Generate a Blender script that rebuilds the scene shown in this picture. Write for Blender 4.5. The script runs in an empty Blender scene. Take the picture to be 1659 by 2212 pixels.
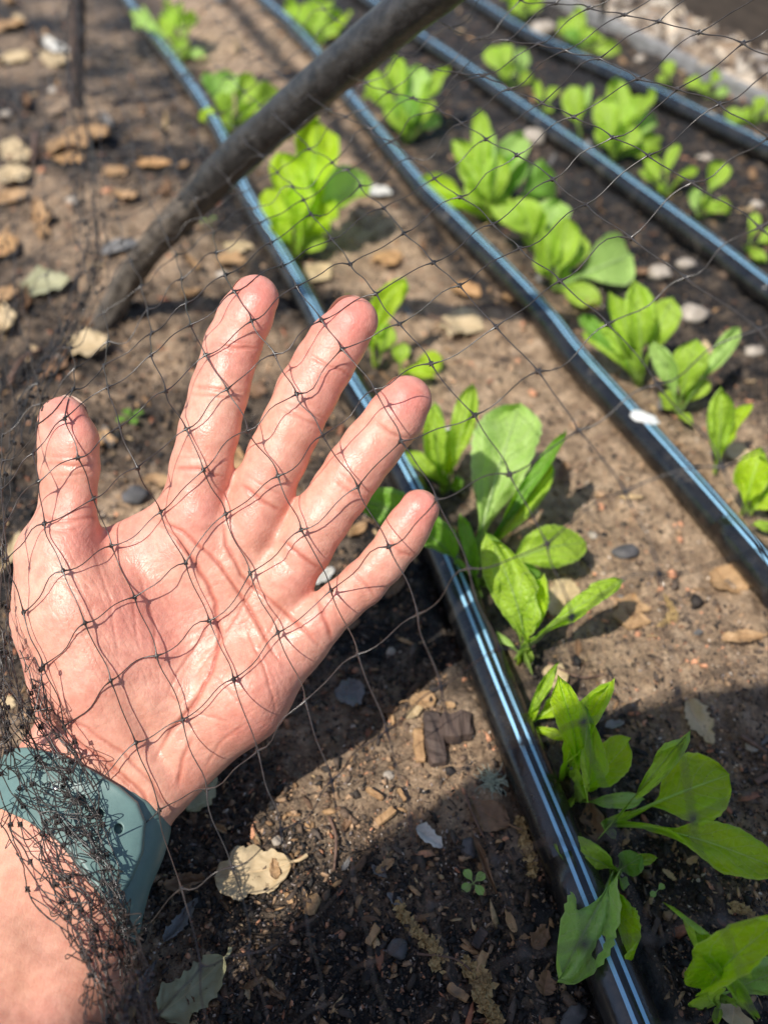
import bpy, math, random
import numpy as np
from mathutils import Vector, Matrix
from mathutils.bvhtree import BVHTree

random.seed(7)
rng = np.random.default_rng(7)
sc = bpy.context.scene
COL = sc.collection
R = math.radians

# ------------------------------------------------------------------ camera model
H = 0.29            # phone height over the bed
FP = 1665.0         # focal length in units of the measured picture (1659 x 2212)
CX, CY = 829.5, 1106.0
S45 = math.sqrt(0.5)
RIGHT = np.array([1.0, 0, 0]); UPV = np.array([0, S45, S45]); FWD = np.array([0, S45, -S45])
CAM = np.array([0, 0, H])

def P(px, py, d):
    """world point(s) seen at px,py at camera depth d"""
    px = np.asarray(px, float); py = np.asarray(py, float); d = np.asarray(d, float)
    return CAM + (d*(px-CX)/FP)[..., None]*RIGHT + (d*(CY-py)/FP)[..., None]*UPV + d[..., None]*FWD

def G(px, py, h=0.0):
    v = (py-CY)/FP
    d = (H-h)/(S45*(1+v))
    return P(px, py, d)

def depth_of(p):
    return float(np.dot(np.asarray(p)-CAM, FWD))

def atF(px, py, F):
    """point on the pixel's ray with world y = F"""
    v = (CY-py)/FP
    d = F/(S45*(1+v))
    return P(px, py, d)

# ------------------------------------------------------------------ noise
_perm = rng.permutation(4096)
_val = rng.random(4096)
def _h(ix, iy, s):
    return _val[(_perm[(ix+s*131) & 4095] + iy) & 4095]
def vnoise(x, y, s=0):
    ix = np.floor(x).astype(int); iy = np.floor(y).astype(int)
    fx = x-ix; fy = y-iy
    fx = fx*fx*(3-2*fx); fy = fy*fy*(3-2*fy)
    a = _h(ix, iy, s); b = _h(ix+1, iy, s); c = _h(ix, iy+1, s); d = _h(ix+1, iy+1, s)
    return (a*(1-fx)+b*fx)*(1-fy) + (c*(1-fx)+d*fx)*fy
def fbm(x, y, o=4, s=0):
    r = 0; a = 1; t = 0
    for i in range(o):
        r = r + a*(vnoise(x*2**i, y*2**i, s+i*7)-.5); t += a; a *= .5
    return r/t*2

# pipes: centre lines measured on the ground -------------------------------------------
PIPES_PX = [
 [(274,0),(374,135),(471,280),(533,425),(650,628),(738,800),(860,1005),(950,1187),(1012,1337),(1066,1475),(1137,1650),(1236,1890),(1290,2030),(1365,2212)],
 [(545,-20),(620,50),(682,118),(745,205),(840,322),(915,415),(1003,505),(1094,597),(1178,690),(1243,775),(1335,880),(1412,965),(1504,1070),(1620,1205),(1700,1300)],
 [(800,8),(900,80),(1028,168),(1135,245),(1258,332),(1377,420),(1527,532),(1648,628),(1800,745)],
 [(955,-40),(1045,18),(1132,75),(1256,135),(1394,198),(1530,266),(1640,322),(1800,405)],
]
PR = 0.0088
def pipe_world(pts):
    w = [G(x, y, PR*0.75) for x, y in pts]
    w = np.array(w)
    a = w[0] + (w[0]-w[2])/np.linalg.norm(w[0]-w[2])*1.2
    b = w[-1] + (w[-1]-w[-3])/np.linalg.norm(w[-1]-w[-3])*0.6
    return np.vstack([a, w, b])
PIPES = [pipe_world(p) for p in PIPES_PX]
def pipe_dist(x, y):
    best = np.full(np.shape(x), 9.0)
    for w in PIPES:
        for i in range(len(w)-1):
            a = w[i, :2]; b = w[i+1, :2]; ab = b-a
            t = np.clip(((x-a[0])*ab[0]+(y-a[1])*ab[1])/(ab@ab), 0, 1)
            best = np.minimum(best, np.hypot(x-a[0]-t*ab[0], y-a[1]-t*ab[1]))
    return best

def soil_z(x, y, fine=True):
    x = np.asarray(x, float); y = np.asarray(y, float)
    z = fbm(x*9+3, y*9+5, 3, 1)*0.0035 - 0.001 + np.clip(y-.3, 0, .2)*fbm(x*38, y*38, 3, 71)*.03
    near = np.clip((0.75-np.hypot(x, y-.1))/.3, 0.25, 1)
    z = z + fbm(x*60, y*60, 3, 5)*0.0034*near
    if fine:
        z = z + (np.abs(fbm(x*230, y*230, 3, 9)))*0.0034*near - .0006
    return z

# ------------------------------------------------------------------ mesh helpers
def make_obj(name, V, Fc, mat=None, parent=None, smooth=True):
    me = bpy.data.meshes.new(name)
    V = np.asarray(V, dtype=np.float32)
    if isinstance(Fc, np.ndarray):
        n = Fc.shape[1]
        me.vertices.add(len(V)); me.vertices.foreach_set('co', V.ravel())
        me.loops.add(Fc.size); me.loops.foreach_set('vertex_index', Fc.astype(np.int32).ravel())
        me.polygons.add(len(Fc)); me.polygons.foreach_set('loop_start', np.arange(0, Fc.size, n, dtype=np.int32))
        me.update(calc_edges=True)
        me.validate()
    else:
        me.from_pydata([tuple(map(float, v)) for v in V], [], Fc); me.update()
    if smooth:
        me.polygons.foreach_set('use_smooth', np.ones(len(me.polygons), bool))
    o = bpy.data.objects.new(name, me)
    COL.objects.link(o)
    if mat: me.materials.append(mat)
    if parent is not None:
        o.parent = parent
        o.matrix_parent_inverse = Matrix.Translation(-parent.location)
    return o

def vattr(o, name, arr):
    a = o.data.attributes.new(name, 'FLOAT', 'POINT')
    a.data.foreach_set('value', np.asarray(arr, np.float32))
def cattr(o, name, arr):
    a = o.data.attributes.new(name, 'FLOAT_COLOR', 'POINT')
    arr = np.asarray(arr, np.float32)
    if arr.shape[1] == 3: arr = np.hstack([arr, np.ones((len(arr), 1), np.float32)])
    a.data.foreach_set('color', arr.ravel())

def tag(o, label=None, cat=None, group=None, kind=None):
    if label: o['label'] = label
    if cat: o['category'] = cat
    if group: o['group'] = group
    if kind: o['kind'] = kind
    return o
def empty(name, loc, label, cat, group=None):
    o = bpy.data.objects.new(name, None); COL.objects.link(o)
    o.location = tuple(float(v) for v in loc); o.empty_display_size = .01
    bpy.context.view_layer.update() if False else None
    return tag(o, label, cat, group)

class MB:
    def __init__(s): s.V = []; s.Q = []; s.n = 0; s.A = []
    def add(s, V, Q, a=0.0):
        V = np.asarray(V, float); s.V.append(V); s.Q.append(np.asarray(Q, int)+s.n); s.n += len(V)
        s.A.append(np.full(len(V), a) if np.isscalar(a) else np.asarray(a))
    def tube(s, C, rad, n=6, a=0.0, cap=True):
        C = np.asarray(C, float); m = len(C)
        rad = np.broadcast_to(np.asarray(rad, float), (m,))
        T = np.gradient(C, axis=0); T /= np.linalg.norm(T, axis=1)[:, None]+1e-12
        up = np.array([0, 0, 1.0]) if abs(T[0, 2]) < .9 else np.array([1.0, 0, 0])
        N = np.zeros_like(C); nn = np.cross(T[0], up); nn /= np.linalg.norm(nn)
        for i in range(m):
            nn = nn - T[i]*np.dot(nn, T[i]); nn /= np.linalg.norm(nn)+1e-12; N[i] = nn
        B = np.cross(T, N)
        th = np.arange(n)*2*np.pi/n
        V = C[:, None, :] + rad[:, None, None]*(np.cos(th)[None, :, None]*N[:, None, :]+np.sin(th)[None, :, None]*B[:, None, :])
        V = V.reshape(-1, 3)
        i = np.arange(m-1)[:, None]*n; j = np.arange(n)[None, :]; j2 = (j+1) % n
        Q = np.stack([i+j, i+j2, i+n+j2, i+n+j], -1).reshape(-1, 4)
        if cap:
            V = np.vstack([V, C[:1], C[-1:]])
            j = np.arange(0, n)
            c0 = np.stack([np.full(n, m*n), (j+1) % n, j, j], -1)
            c1 = np.stack([np.full(n, m*n+1), (m-1)*n+j, (m-1)*n+(j+1) % n, (m-1)*n+(j+1) % n], -1)
            s.add(V, Q, a); s.tris = getattr(s, 'tris', [])
            s.tris.append(np.vstack([c0[:, :3], c1[:, :3]])+s.n-len(V))
        else:
            s.add(V, Q, a)
    def build(s, name, mat=None, parent=None, smooth=True, attr=None):
        V = np.vstack(s.V)
        if getattr(s, 'tris', None):
            faces = [tuple(int(k) for k in q) for Q in s.Q for q in Q] + [tuple(int(k) for k in q) for Q in s.tris for q in Q]
            o = make_obj(name, V, faces, mat, parent, smooth)
        else:
            o = make_obj(name, V, np.vstack(s.Q), mat, parent, smooth)
        if attr: vattr(o, attr, np.concatenate(s.A))
        return o

def box(c, half, rot=0.0, bev=None):
    """oriented box verts/faces (slightly irregular)"""
    x, y, z = half
    V = np.array([[sx*x, sy*y, sz*z] for sz in (-1, 1) for sy in (-1, 1) for sx in (-1, 1)], float)
    ca, sa = math.cos(rot), math.sin(rot)
    V[:, :2] = V[:, :2] @ np.array([[ca, sa], [-sa, ca]])
    return V+np.asarray(c), np.array([[0, 2, 3, 1], [4, 5, 7, 6], [0, 1, 5, 4], [2, 6, 7, 3], [0, 4, 6, 2], [1, 3, 7, 5]])

def spline(pts, n):
    pts = np.asarray(pts, float); m = len(pts)
    seg = np.r_[0, np.cumsum(np.linalg.norm(np.diff(pts[:, :3], axis=0), axis=1)**.5)]
    t = np.linspace(0, seg[-1], n); out = np.zeros((n, pts.shape[1]))
    Pm = np.vstack([2*pts[0]-pts[1], pts, 2*pts[-1]-pts[-2]])
    for q, tt in enumerate(t):
        i = min(np.searchsorted(seg, tt, side='right')-1, m-2)
        u = (tt-seg[i])/(seg[i+1]-seg[i]+1e-12)
        p0, p1, p2, p3 = Pm[i], Pm[i+1], Pm[i+2], Pm[i+3]
        out[q] = .5*((2*p1)+(-p0+p2)*u+(2*p0-5*p1+4*p2-p3)*u*u+(-p0+3*p1-3*p2+p3)*u**3)
    return out

# ------------------------------------------------------------------ materials
class NT:
    def __init__(s, name):
        s.m = bpy.data.materials.new(name); s.m.use_nodes = True
        s.t = s.m.node_tree; s.t.nodes.clear()
        s.out = s.t.nodes.new('ShaderNodeOutputMaterial')
    def n(s, typ, **kw):
        nd = s.t.nodes.new(typ)
        for k, v in kw.items():
            if k.startswith('i_'):
                key = k[2:].replace('_', ' ')
                nd.inputs[key].default_value = v
            else: setattr(nd, k, v)
        return nd
    def l(s, a, b): s.t.links.new(a, b)
    def bsdf(s, **kw):
        b = s.n('ShaderNodeBsdfPrincipled')
        for k, v in kw.items():
            inp = b.inputs[k.replace('_', ' ')]
            if hasattr(v, 'links') or hasattr(v, 'is_linked') and not isinstance(v, (int, float, tuple)): s.l(v, inp)
            else: inp.default_value = v
        s.l(b.outputs[0], s.out.inputs[0]); return b
    def coord(s, kind='Object'):
        return s.n('ShaderNodeTexCoord').outputs[kind]
    def noise(s, scale, detail=4, rough=.55, co=None, dist=0):
        nd = s.n('ShaderNodeTexNoise'); nd.inputs['Scale'].default_value = scale
        nd.inputs['Detail'].default_value = detail; nd.inputs['Roughness'].default_value = rough
        nd.inputs['Distortion'].default_value = dist
        s.l(co if co is not None else s.coord(), nd.inputs['Vector']); return nd.outputs[0]
    def voro(s, scale, co=None, feature='F1', out='Distance'):
        nd = s.n('ShaderNodeTexVoronoi'); nd.feature = feature; nd.inputs['Scale'].default_value = scale
        s.l(co if co is not None else s.coord(), nd.inputs['Vector']); return nd.outputs[out]
    def ramp(s, fac, stops):
        nd = s.n('ShaderNodeValToRGB'); e = nd.color_ramp.elements
        while len(e) < len(stops): e.new(.5)
        for el, (p, c) in zip(e, stops):
            el.position = p; el.color = (*c, 1) if len(c) == 3 else c
        s.l(fac, nd.inputs[0]); return nd.outputs[0]
    def mix(s, fac, a, b, mode='MIX'):
        nd = s.n('ShaderNodeMix'); nd.data_type = 'RGBA'; nd.blend_type = mode
        for v, i in ((fac, 0), (a, 6), (b, 7)):
            if isinstance(v, (int, float)): nd.inputs[i].default_value = v
            elif isinstance(v, tuple): nd.inputs[i].default_value = (*v, 1)
            else: s.l(v, nd.inputs[i])
        return nd.outputs[2]
    def math(s, op, a, b=0.0, c=0.0, clamp=False):
        nd = s.n('ShaderNodeMath'); nd.operation = op; nd.use_clamp = clamp
        for v, i in ((a, 0), (b, 1), (c, 2)):
            if isinstance(v, (int, float)): nd.inputs[i].default_value = v
            else: s.l(v, nd.inputs[i])
        return nd.outputs[0]
    def attr(s, name, out='Fac'):
        nd = s.n('ShaderNodeAttribute'); nd.attribute_name = name; return nd.outputs[out]
    def bump(s, h, dist, strength=1.0, prev=None):
        nd = s.n('ShaderNodeBump'); nd.inputs['Distance'].default_value = dist
        nd.inputs['Strength'].default_value = strength
        s.l(h, nd.inputs['Height'])
        if prev is not None: s.l(prev, nd.inputs['Normal'])
        return nd.outputs[0]

def mat_soil():
    t = NT('soil')
    co = t.coord()
    big = t.noise(7, 4, .6, co); mid = t.noise(70, 6, .65, co); fin = t.noise(600, 5, .7, co)
    dry = t.attr('dry')  # soil moisture, plus the painted brightening of the sunlit strip
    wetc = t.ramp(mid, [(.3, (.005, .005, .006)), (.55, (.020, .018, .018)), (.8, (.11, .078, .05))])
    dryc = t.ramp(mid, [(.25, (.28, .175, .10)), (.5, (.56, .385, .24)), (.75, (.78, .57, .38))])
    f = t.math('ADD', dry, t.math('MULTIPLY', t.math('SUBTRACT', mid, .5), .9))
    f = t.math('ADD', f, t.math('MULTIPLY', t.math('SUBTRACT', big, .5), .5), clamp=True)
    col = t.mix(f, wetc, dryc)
    col = t.mix(t.math('MULTIPLY', t.math('GREATER_THAN', fin, .66), .35), col, (.35, .24, .16))
    col = t.mix(.8, col, t.ramp(fin, [(.3, (.5, .5, .5)), (.65, (1.25, 1.25, 1.25))]), 'MULTIPLY')
    rough = t.ramp(t.noise(180, 3, .6, co), [(.35, (.38, .38, .38)), (.6, (.95, .95, .95))])
    b0_ = t.bump(t.noise(160, 5, .7, co), .004, .8); b1 = t.bump(t.noise(900, 5, .7, co), .0016, 1.0, b0_)
    b2 = t.bump(t.voro(420, co), .0012, .7, b1)
    t.bsdf(Base_Color=col, Roughness=rough, Normal=b2)
    return t.m

def mat_crumb(name='soil crumbs', spec=.5):
    t = NT(name)
    c = t.attr('col', 'Color')
    n = t.noise(900, 3, .6)
    col = t.mix(.7, c, t.ramp(n, [(.3, (.5, .5, .5)), (.7, (1.3, 1.3, 1.3))]), 'MULTIPLY')
    t.bsdf(Base_Color=col, Roughness=.7, Normal=t.bump(n, .0006, .8))
    return t.m

def mat_pipe():
    t = NT('drip line polyethylene')
    a = t.attr('ang')          # degrees from the top
    co = t.coord()
    def stripe(c, w):
        d = t.math('ABSOLUTE', t.math('SUBTRACT', a, c))
        return t.math('LESS_THAN', d, w)
    st = t.math('MAXIMUM', stripe(-10, 4.6), stripe(14, 4.6))
    dust = t.noise(60, 6, .7, co)
    base = t.ramp(dust, [(.4, (.006, .006, .007)), (.58, (.022, .02, .018)), (.75, (.13, .11, .09))])
    col = t.mix(st, base, (.32, .60, .82))
    rgh = t.ramp(t.noise(90, 5, .6, co), [(.3, (.14, .14, .14)), (.7, (.34, .34, .34))])
    t.bsdf(Base_Color=col, Roughness=rgh, Specular_IOR_Level=.85, Normal=t.bump(t.noise(250, 4, .6, co), .0004, .5))
    return t.m

def mat_skin():
    t = NT('skin')
    co = t.coord()
    cre = t.attr('crease'); pink = t.attr('pink'); back = t.attr('tan')
    n1 = t.noise(55, 4, .6, co); n2 = t.noise(260, 4, .6, co)
    base = t.ramp(n1, [(.3, (.69, .325, .232)), (.7, (.80, .455, .335))])
    col = t.mix(t.math('MULTIPLY', pink, .75), base, (.78, .235, .20))
    col = t.mix(t.math('MULTIPLY', back, .8), col, (.72, .38, .25))
    col = t.mix(t.math('MULTIPLY', cre, .85, clamp=True), col, (.46, .115, .07))
    bl = t.ramp(t.noise(28, 5, .65, co), [(.42, (0, 0, 0)), (.62, (1, 1, 1))])
    col = t.mix(t.math('MULTIPLY', bl, .30), col, (.77, .27, .21))
    mott = t.ramp(n2, [(.35, (.90, .82, .81)), (.65, (1.05, 1.06, 1.06))])
    col = t.mix(1.0, col, mott, 'MULTIPLY')
    # skin lines: fine net of furrows
    v = t.voro(520, co, 'DISTANCE_TO_EDGE')
    v2 = t.ramp(v, [(0, (0, 0, 0)), (.12, (1, 1, 1))])
    mp = t.n('ShaderNodeMapping'); t.l(co, mp.inputs[0]); mp.inputs['Rotation'].default_value = (R(-45), 0, R(25)); mp.inputs['Scale'].default_value = (1, .28, 1)
    n3 = t.noise(700, 4, .65, mp.outputs[0]); 
    b = t.bump(v2, .00008, .35)
    b = t.bump(n3, .0005, .45, b)
    rough = t.ramp(t.noise(120, 3, .6, co), [(.35, (.31, .31, .31)), (.7, (.50, .50, .50))])
    bs = t.bsdf(Base_Color=col, Roughness=rough, Normal=b, Subsurface_Weight=.32, Subsurface_Scale=.0022, Specular_IOR_Level=.45)
    bs.inputs['Subsurface Radius'].default_value = (1, .35, .2)
    return t.m

def mat_leaf(name, c1, c2, rib=(.42, .55, .22), trans=.5):
    t = NT(name)
    uv = t.n('ShaderNodeAttribute'); uv.attribute_name = 'lf'
    sep = t.n('ShaderNodeSeparateXYZ'); t.l(uv.outputs['Vector'], sep.inputs[0])
    u = sep.outputs[0]; v = sep.outputs[1]
    co = t.coord()
    n = t.noise(90, 4, .6, co)
    col = t.mix(n, c1, c2)
    au = t.math('ABSOLUTE', u)
    # side veins: chevrons
    ph = t.math('SUBTRACT', t.math('MULTIPLY', v, 9.0), t.math('MULTIPLY', au, 2.6))
    ph = t.math('ADD', ph, t.math('MULTIPLY', t.noise(120, 2, .5, co), .6))
    fr = t.math('FRACT', ph)
    ve = t.math('LESS_THAN', t.math('ABSOLUTE', t.math('SUBTRACT', fr, .5)), .045)
    ret = t.voro(330, co, 'DISTANCE_TO_EDGE')
    retm = t.ramp(ret, [(0, (1, 1, 1)), (.1, (0, 0, 0))])
    col = t.mix(t.math('MULTIPLY', ve, .35), col, rib)
    col = t.mix(t.math('MULTIPLY', retm, .16), col, rib)
    wr = t.math('SUBTRACT', .13, t.math('MULTIPLY', v, .10))
    mid = t.math('SUBTRACT', 1.0, t.math('DIVIDE', au, wr), clamp=True)
    pet = t.math('SUBTRACT', 1.0, t.math('MULTIPLY', v, 3.2), clamp=True)
    col = t.mix(t.math('MULTIPLY', t.math('MAXIMUM', mid, pet), .75), col, rib)
    spk = t.math('GREATER_THAN', t.noise(900, 2, .5, co), .735)
    col = t.mix(t.math('MULTIPLY', spk, .75), col, (.05, .045, .02))
    edge = t.math('MULTIPLY', t.math('GREATER_THAN', au, .93), .3)
    col = t.mix(edge, col, rib)
    hgt = t.math('ADD', t.math('MULTIPLY', ve, -.8), t.math('MULTIPLY', t.noise(200, 4, .6, co), 1.2))
    hgt = t.math('ADD', hgt, t.math('MULTIPLY', ret, .8))
    b = t.bump(hgt, .0011, .9)
    pb = t.n('ShaderNodeBsdfPrincipled'); t.l(col, pb.inputs['Base Color']); pb.inputs['Roughness'].default_value = .42
    pb.inputs['Specular IOR Level'].default_value = .4
    t.l(b, pb.inputs['Normal'])
    tr = t.n('ShaderNodeBsdfTranslucent'); t.l(t.mix(1.0, col, (1.25, 1.3, .45), 'MULTIPLY'), tr.inputs[0]); t.l(b, tr.inputs['Normal'])
    mx = t.n('ShaderNodeMixShader'); mx.inputs[0].default_value = trans
    t.l(pb.outputs[0], mx.inputs[1]); t.l(tr.outputs[0], mx.inputs[2]); t.l(mx.outputs[0], t.out.inputs[0])
    return t.m

def mat_dry(name, c1, c2, rough=.6):
    t = NT(name); co = t.coord()
    n = t.noise(130, 5, .6, co); sp = t.noise(420, 3, .6, co)
    uv = t.n('ShaderNodeAttribute'); uv.attribute_name = 'lf'
    sep = t.n('ShaderNodeSeparateXYZ'); t.l(uv.outputs['Vector'], sep.inputs[0])
    au = t.math('ABSOLUTE', sep.outputs[0])
    col = t.mix(t.ramp(n, [(.3, (0, 0, 0)), (.7, (1, 1, 1))]), c1, c2)
    col = t.mix(t.math('MULTIPLY', t.math('GREATER_THAN', sp, .68), .6), col, (c1[0]*.35, c1[1]*.3, c1[2]*.3))
    ph = t.math('FRACT', t.math('SUBTRACT', t.math('MULTIPLY', sep.outputs[1], 6.0), t.math('MULTIPLY', au, 1.8)))
    ve = t.math('LESS_THAN', t.math('ABSOLUTE', t.math('SUBTRACT', ph, .5)), .05)
    mid = t.math('LESS_THAN', au, .045)
    vv = t.math('MAXIMUM', t.math('MULTIPLY', ve, .5), mid)
    col = t.mix(t.math('MULTIPLY', vv, .45), col, (c2[0]*1.2, c2[1]*1.1, c2[2]))
    pb = t.n('ShaderNodeBsdfPrincipled'); t.l(col, pb.inputs['Base Color']); pb.inputs['Roughness'].default_value = rough
    b = t.bump(t.math('ADD', n, t.math('MULTIPLY', vv, .5)), .0007, .8); t.l(b, pb.inputs['Normal'])
    tr = t.n('ShaderNodeBsdfTranslucent'); t.l(col, tr.inputs[0])
    mx = t.n('ShaderNodeMixShader'); mx.inputs[0].default_value = .12
    t.l(pb.outputs[0], mx.inputs[1]); t.l(tr.outputs[0], mx.inputs[2]); t.l(mx.outputs[0], t.out.inputs[0])
    return t.m

def mat_simple(name, c1, c2, scale=80, rough=.6, bump=.0005, metallic=0.0, spec=.5, stretch=None):
    t = NT(name); co = t.coord()
    if stretch:
        mp = t.n('ShaderNodeMapping'); t.l(co, mp.inputs[0]); mp.inputs['Scale'].default_value = stretch; co = mp.outputs[0]
    n = t.noise(scale, 5, .6, co)
    col = t.mix(t.ramp(n, [(.3, (0, 0, 0)), (.7, (1, 1, 1))]), c1, c2)
    t.bsdf(Base_Color=col, Roughness=rough, Metallic=metallic, Specular_IOR_Level=spec, Normal=t.bump(n, bump, .8))
    return t.m

M = dict(
 soil=mat_soil(), crumb=mat_crumb(), pipe=mat_pipe(), skin=mat_skin(),
 leaf=mat_leaf('lettuce leaf', (.34, .56, .035), (.52, .72, .08), trans=.42),
 leafy=mat_leaf('lettuce leaf yellow green', (.46, .70, .015), (.58, .80, .03), (.65, .78, .28), trans=.5),
 leafp=mat_leaf('lettuce leaf pale', (.38, .62, .12), (.49, .71, .2), (.58, .7, .36), trans=.35),
 leafd=mat_leaf('lettuce leaf deep green', (.19, .42, .04), (.27, .52, .07), trans=.45),
 dcream=mat_dry('dry leaf cream', (.50, .37, .20), (.66, .51, .31)),
 dtan=mat_dry('dry leaf tan', (.38, .22, .10), (.55, .35, .18)),
 dbrown=mat_dry('dry leaf brown', (.16, .085, .045), (.29, .17, .09)),
 dgrey=mat_dry('dry leaf grey', (.16, .15, .14), (.28, .27, .26)),
 dgreen=mat_dry('dry leaf olive', (.33, .32, .17), (.47, .45, .28)),
 dorange=mat_dry('dry leaf orange', (.42, .22, .09), (.56, .34, .15)),
 dwhite=mat_dry('dry leaf bleached', (.55, .52, .46), (.72, .70, .64)),
 stone=mat_simple('pale stone', (.28, .23, .18), (.52, .45, .37), 160, .6, .0008),
 stoned=mat_simple('dark stone', (.05, .05, .05), (.13, .12, .12), 160, .7, .0008),
 wood=mat_simple('weathered wood', (.035, .025, .022), (.13, .085, .065), 160, .75, .0009, stretch=(1, .16, 1)),
 dgreyw=mat_simple('grey timber', (.16, .155, .15), (.34, .33, .32), 60, .8, .001),
 chip=mat_simple('fresh wood chip', (.30, .16, .07), (.50, .31, .15), 200, .7, .0006, stretch=(1, .2, 1)),
 board=mat_simple('raised bed board', (.035, .026, .02), (.085, .065, .05), 30, .8, .001, stretch=(1, 1, 6)),
 bark=mat_simple('branch bark', (.035, .028, .022), (.16, .13, .10), 170, .8, .0022, stretch=(1, 1, 1)),
 sleeve=mat_simple('black sleeve', (.012, .012, .012), (.06, .056, .052), 160, .33, .0014),
 net=mat_simple('black netting', (.022, .019, .018), (.075, .062, .054), 300, .30, .0002, spec=.7),
 band=mat_simple('teal silicone', (.12, .20, .19), (.14, .235, .22), 260, .42, .0001, spec=.45),
 metal=mat_simple('steel', (.6, .6, .62), (.75, .75, .77), 50, .18, .0, metallic=1.0),
 nail=mat_simple('fingernail', (.74, .58, .48), (.84, .70, .60), 60, .28, .0),
 catkin=mat_simple('catkin', (.30, .19, .07), (.52, .37, .17), 400, .8, .0005),
 lichen=mat_simple('lichen', (.36, .42, .33), (.56, .62, .50), 400, .9, .0005),
 plastic=mat_simple('white residue', (.6, .6, .58), (.82, .82, .8), 150, .5, .0006),
 stick=mat_simple('twig bark', (.09, .05, .035), (.22, .13, .09), 300, .7, .0006),
 cloth=mat_simple('cotton shirt', (.10, .13, .19), (.14, .17, .24), 90, .9, .0004),
 straw=mat_simple('straw', (.45, .33, .17), (.62, .48, .28), 200, .8, .001),
)

# ------------------------------------------------------------------ ground
e0 = G(1316, 64); e1 = G(1469, 142)
ed = (e1-e0)[:2]; ed = ed/np.linalg.norm(ed); en = np.array([-ed[1], ed[0]])
if en[1] < 0: en = -en
def axis(lo, hi, step, far):
    a = list(np.arange(lo, hi+1e-9, step)); s = step
    b = [hi]; 
    while b[-1] < far: s *= 1.25; b.append(b[-1]+s)
    s = step; c = [lo]
    while c[-1] > -far: s *= 1.25; c.append(c[-1]-s)
    return np.array(c[:0:-1]+a+b[1:])
def seg_mask(x, y):
    return x
gx = axis(-.30, .50, .0013, 60.0)
gy = np.concatenate([axis(-.02, .48, .0013, 60.0)])
gy = gy[gy < .48]
yy = [.48]; s = .0013
while yy[-1] < 80: 
    s = min(s*1.02, .004) if yy[-1] < 1.3 else s*1.25
    yy.append(yy[-1]+s)
gy = np.concatenate([gy, yy])
X, Y = np.meshgrid(gx, gy)
Z = soil_z(X, Y)
pd = pipe_dist(X, Y)
Z = Z - .002*np.exp(-(pd/.007)**2) + .0024*np.exp(-((pd-.013)/.004)**2)*(vnoise(X*70, Y*70, 77)**1.5)*1.6
Z = np.where(np.hypot(X, Y) > 3, -.002, Z)
nx, ny = len(gx), len(gy)
V = np.stack([X, Y, Z], -1).reshape(-1, 3)
i = np.arange(ny-1)[:, None]*nx; j = np.arange(nx-1)[None, :]
Q = np.stack([i+j, i+j+1, i+nx+j+1, i+nx+j], -1).reshape(-1, 4)
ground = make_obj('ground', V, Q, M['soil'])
tag(ground, 'brown garden soil of the planting bed', 'soil', kind='structure')
# dryness: lit flat pan between the first two pipes is pale, the rest moist; sunlit strip below the hand painted paler
def dry_and_light(x, y):
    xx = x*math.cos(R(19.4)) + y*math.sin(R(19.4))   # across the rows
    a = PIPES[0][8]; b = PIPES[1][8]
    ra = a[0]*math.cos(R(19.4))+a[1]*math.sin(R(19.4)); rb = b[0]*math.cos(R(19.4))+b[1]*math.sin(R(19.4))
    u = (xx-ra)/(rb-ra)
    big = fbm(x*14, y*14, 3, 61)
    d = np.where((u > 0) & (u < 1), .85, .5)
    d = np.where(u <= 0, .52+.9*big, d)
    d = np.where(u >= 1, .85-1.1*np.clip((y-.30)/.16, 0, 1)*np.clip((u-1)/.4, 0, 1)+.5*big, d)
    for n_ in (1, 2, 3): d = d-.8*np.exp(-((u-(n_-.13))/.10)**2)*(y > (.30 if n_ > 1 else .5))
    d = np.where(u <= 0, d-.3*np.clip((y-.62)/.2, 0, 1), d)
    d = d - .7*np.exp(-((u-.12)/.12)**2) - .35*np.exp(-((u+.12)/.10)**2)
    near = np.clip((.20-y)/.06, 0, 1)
    d = d - np.where(u < 0, .05, .36)*near  # damp foreground; left of the pipe kept paler to brighten the sunlit strip
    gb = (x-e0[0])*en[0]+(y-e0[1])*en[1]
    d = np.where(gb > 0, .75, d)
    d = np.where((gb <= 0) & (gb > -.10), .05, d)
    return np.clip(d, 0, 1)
vattr(ground, 'dry', dry_and_light(V[:, 0], V[:, 1]))

def in_view(x, y, m=60):
    z = 0*x
    dx = x; dy = (y*S45 + (z-H)*S45); d = y*S45-(z-H)*S45
    px = CX+FP*dx/d; py = CY-FP*dy/d
    return (px > -m) & (px < 1659+m) & (py > -m) & (py < 2212+m), px, py, d

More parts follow.
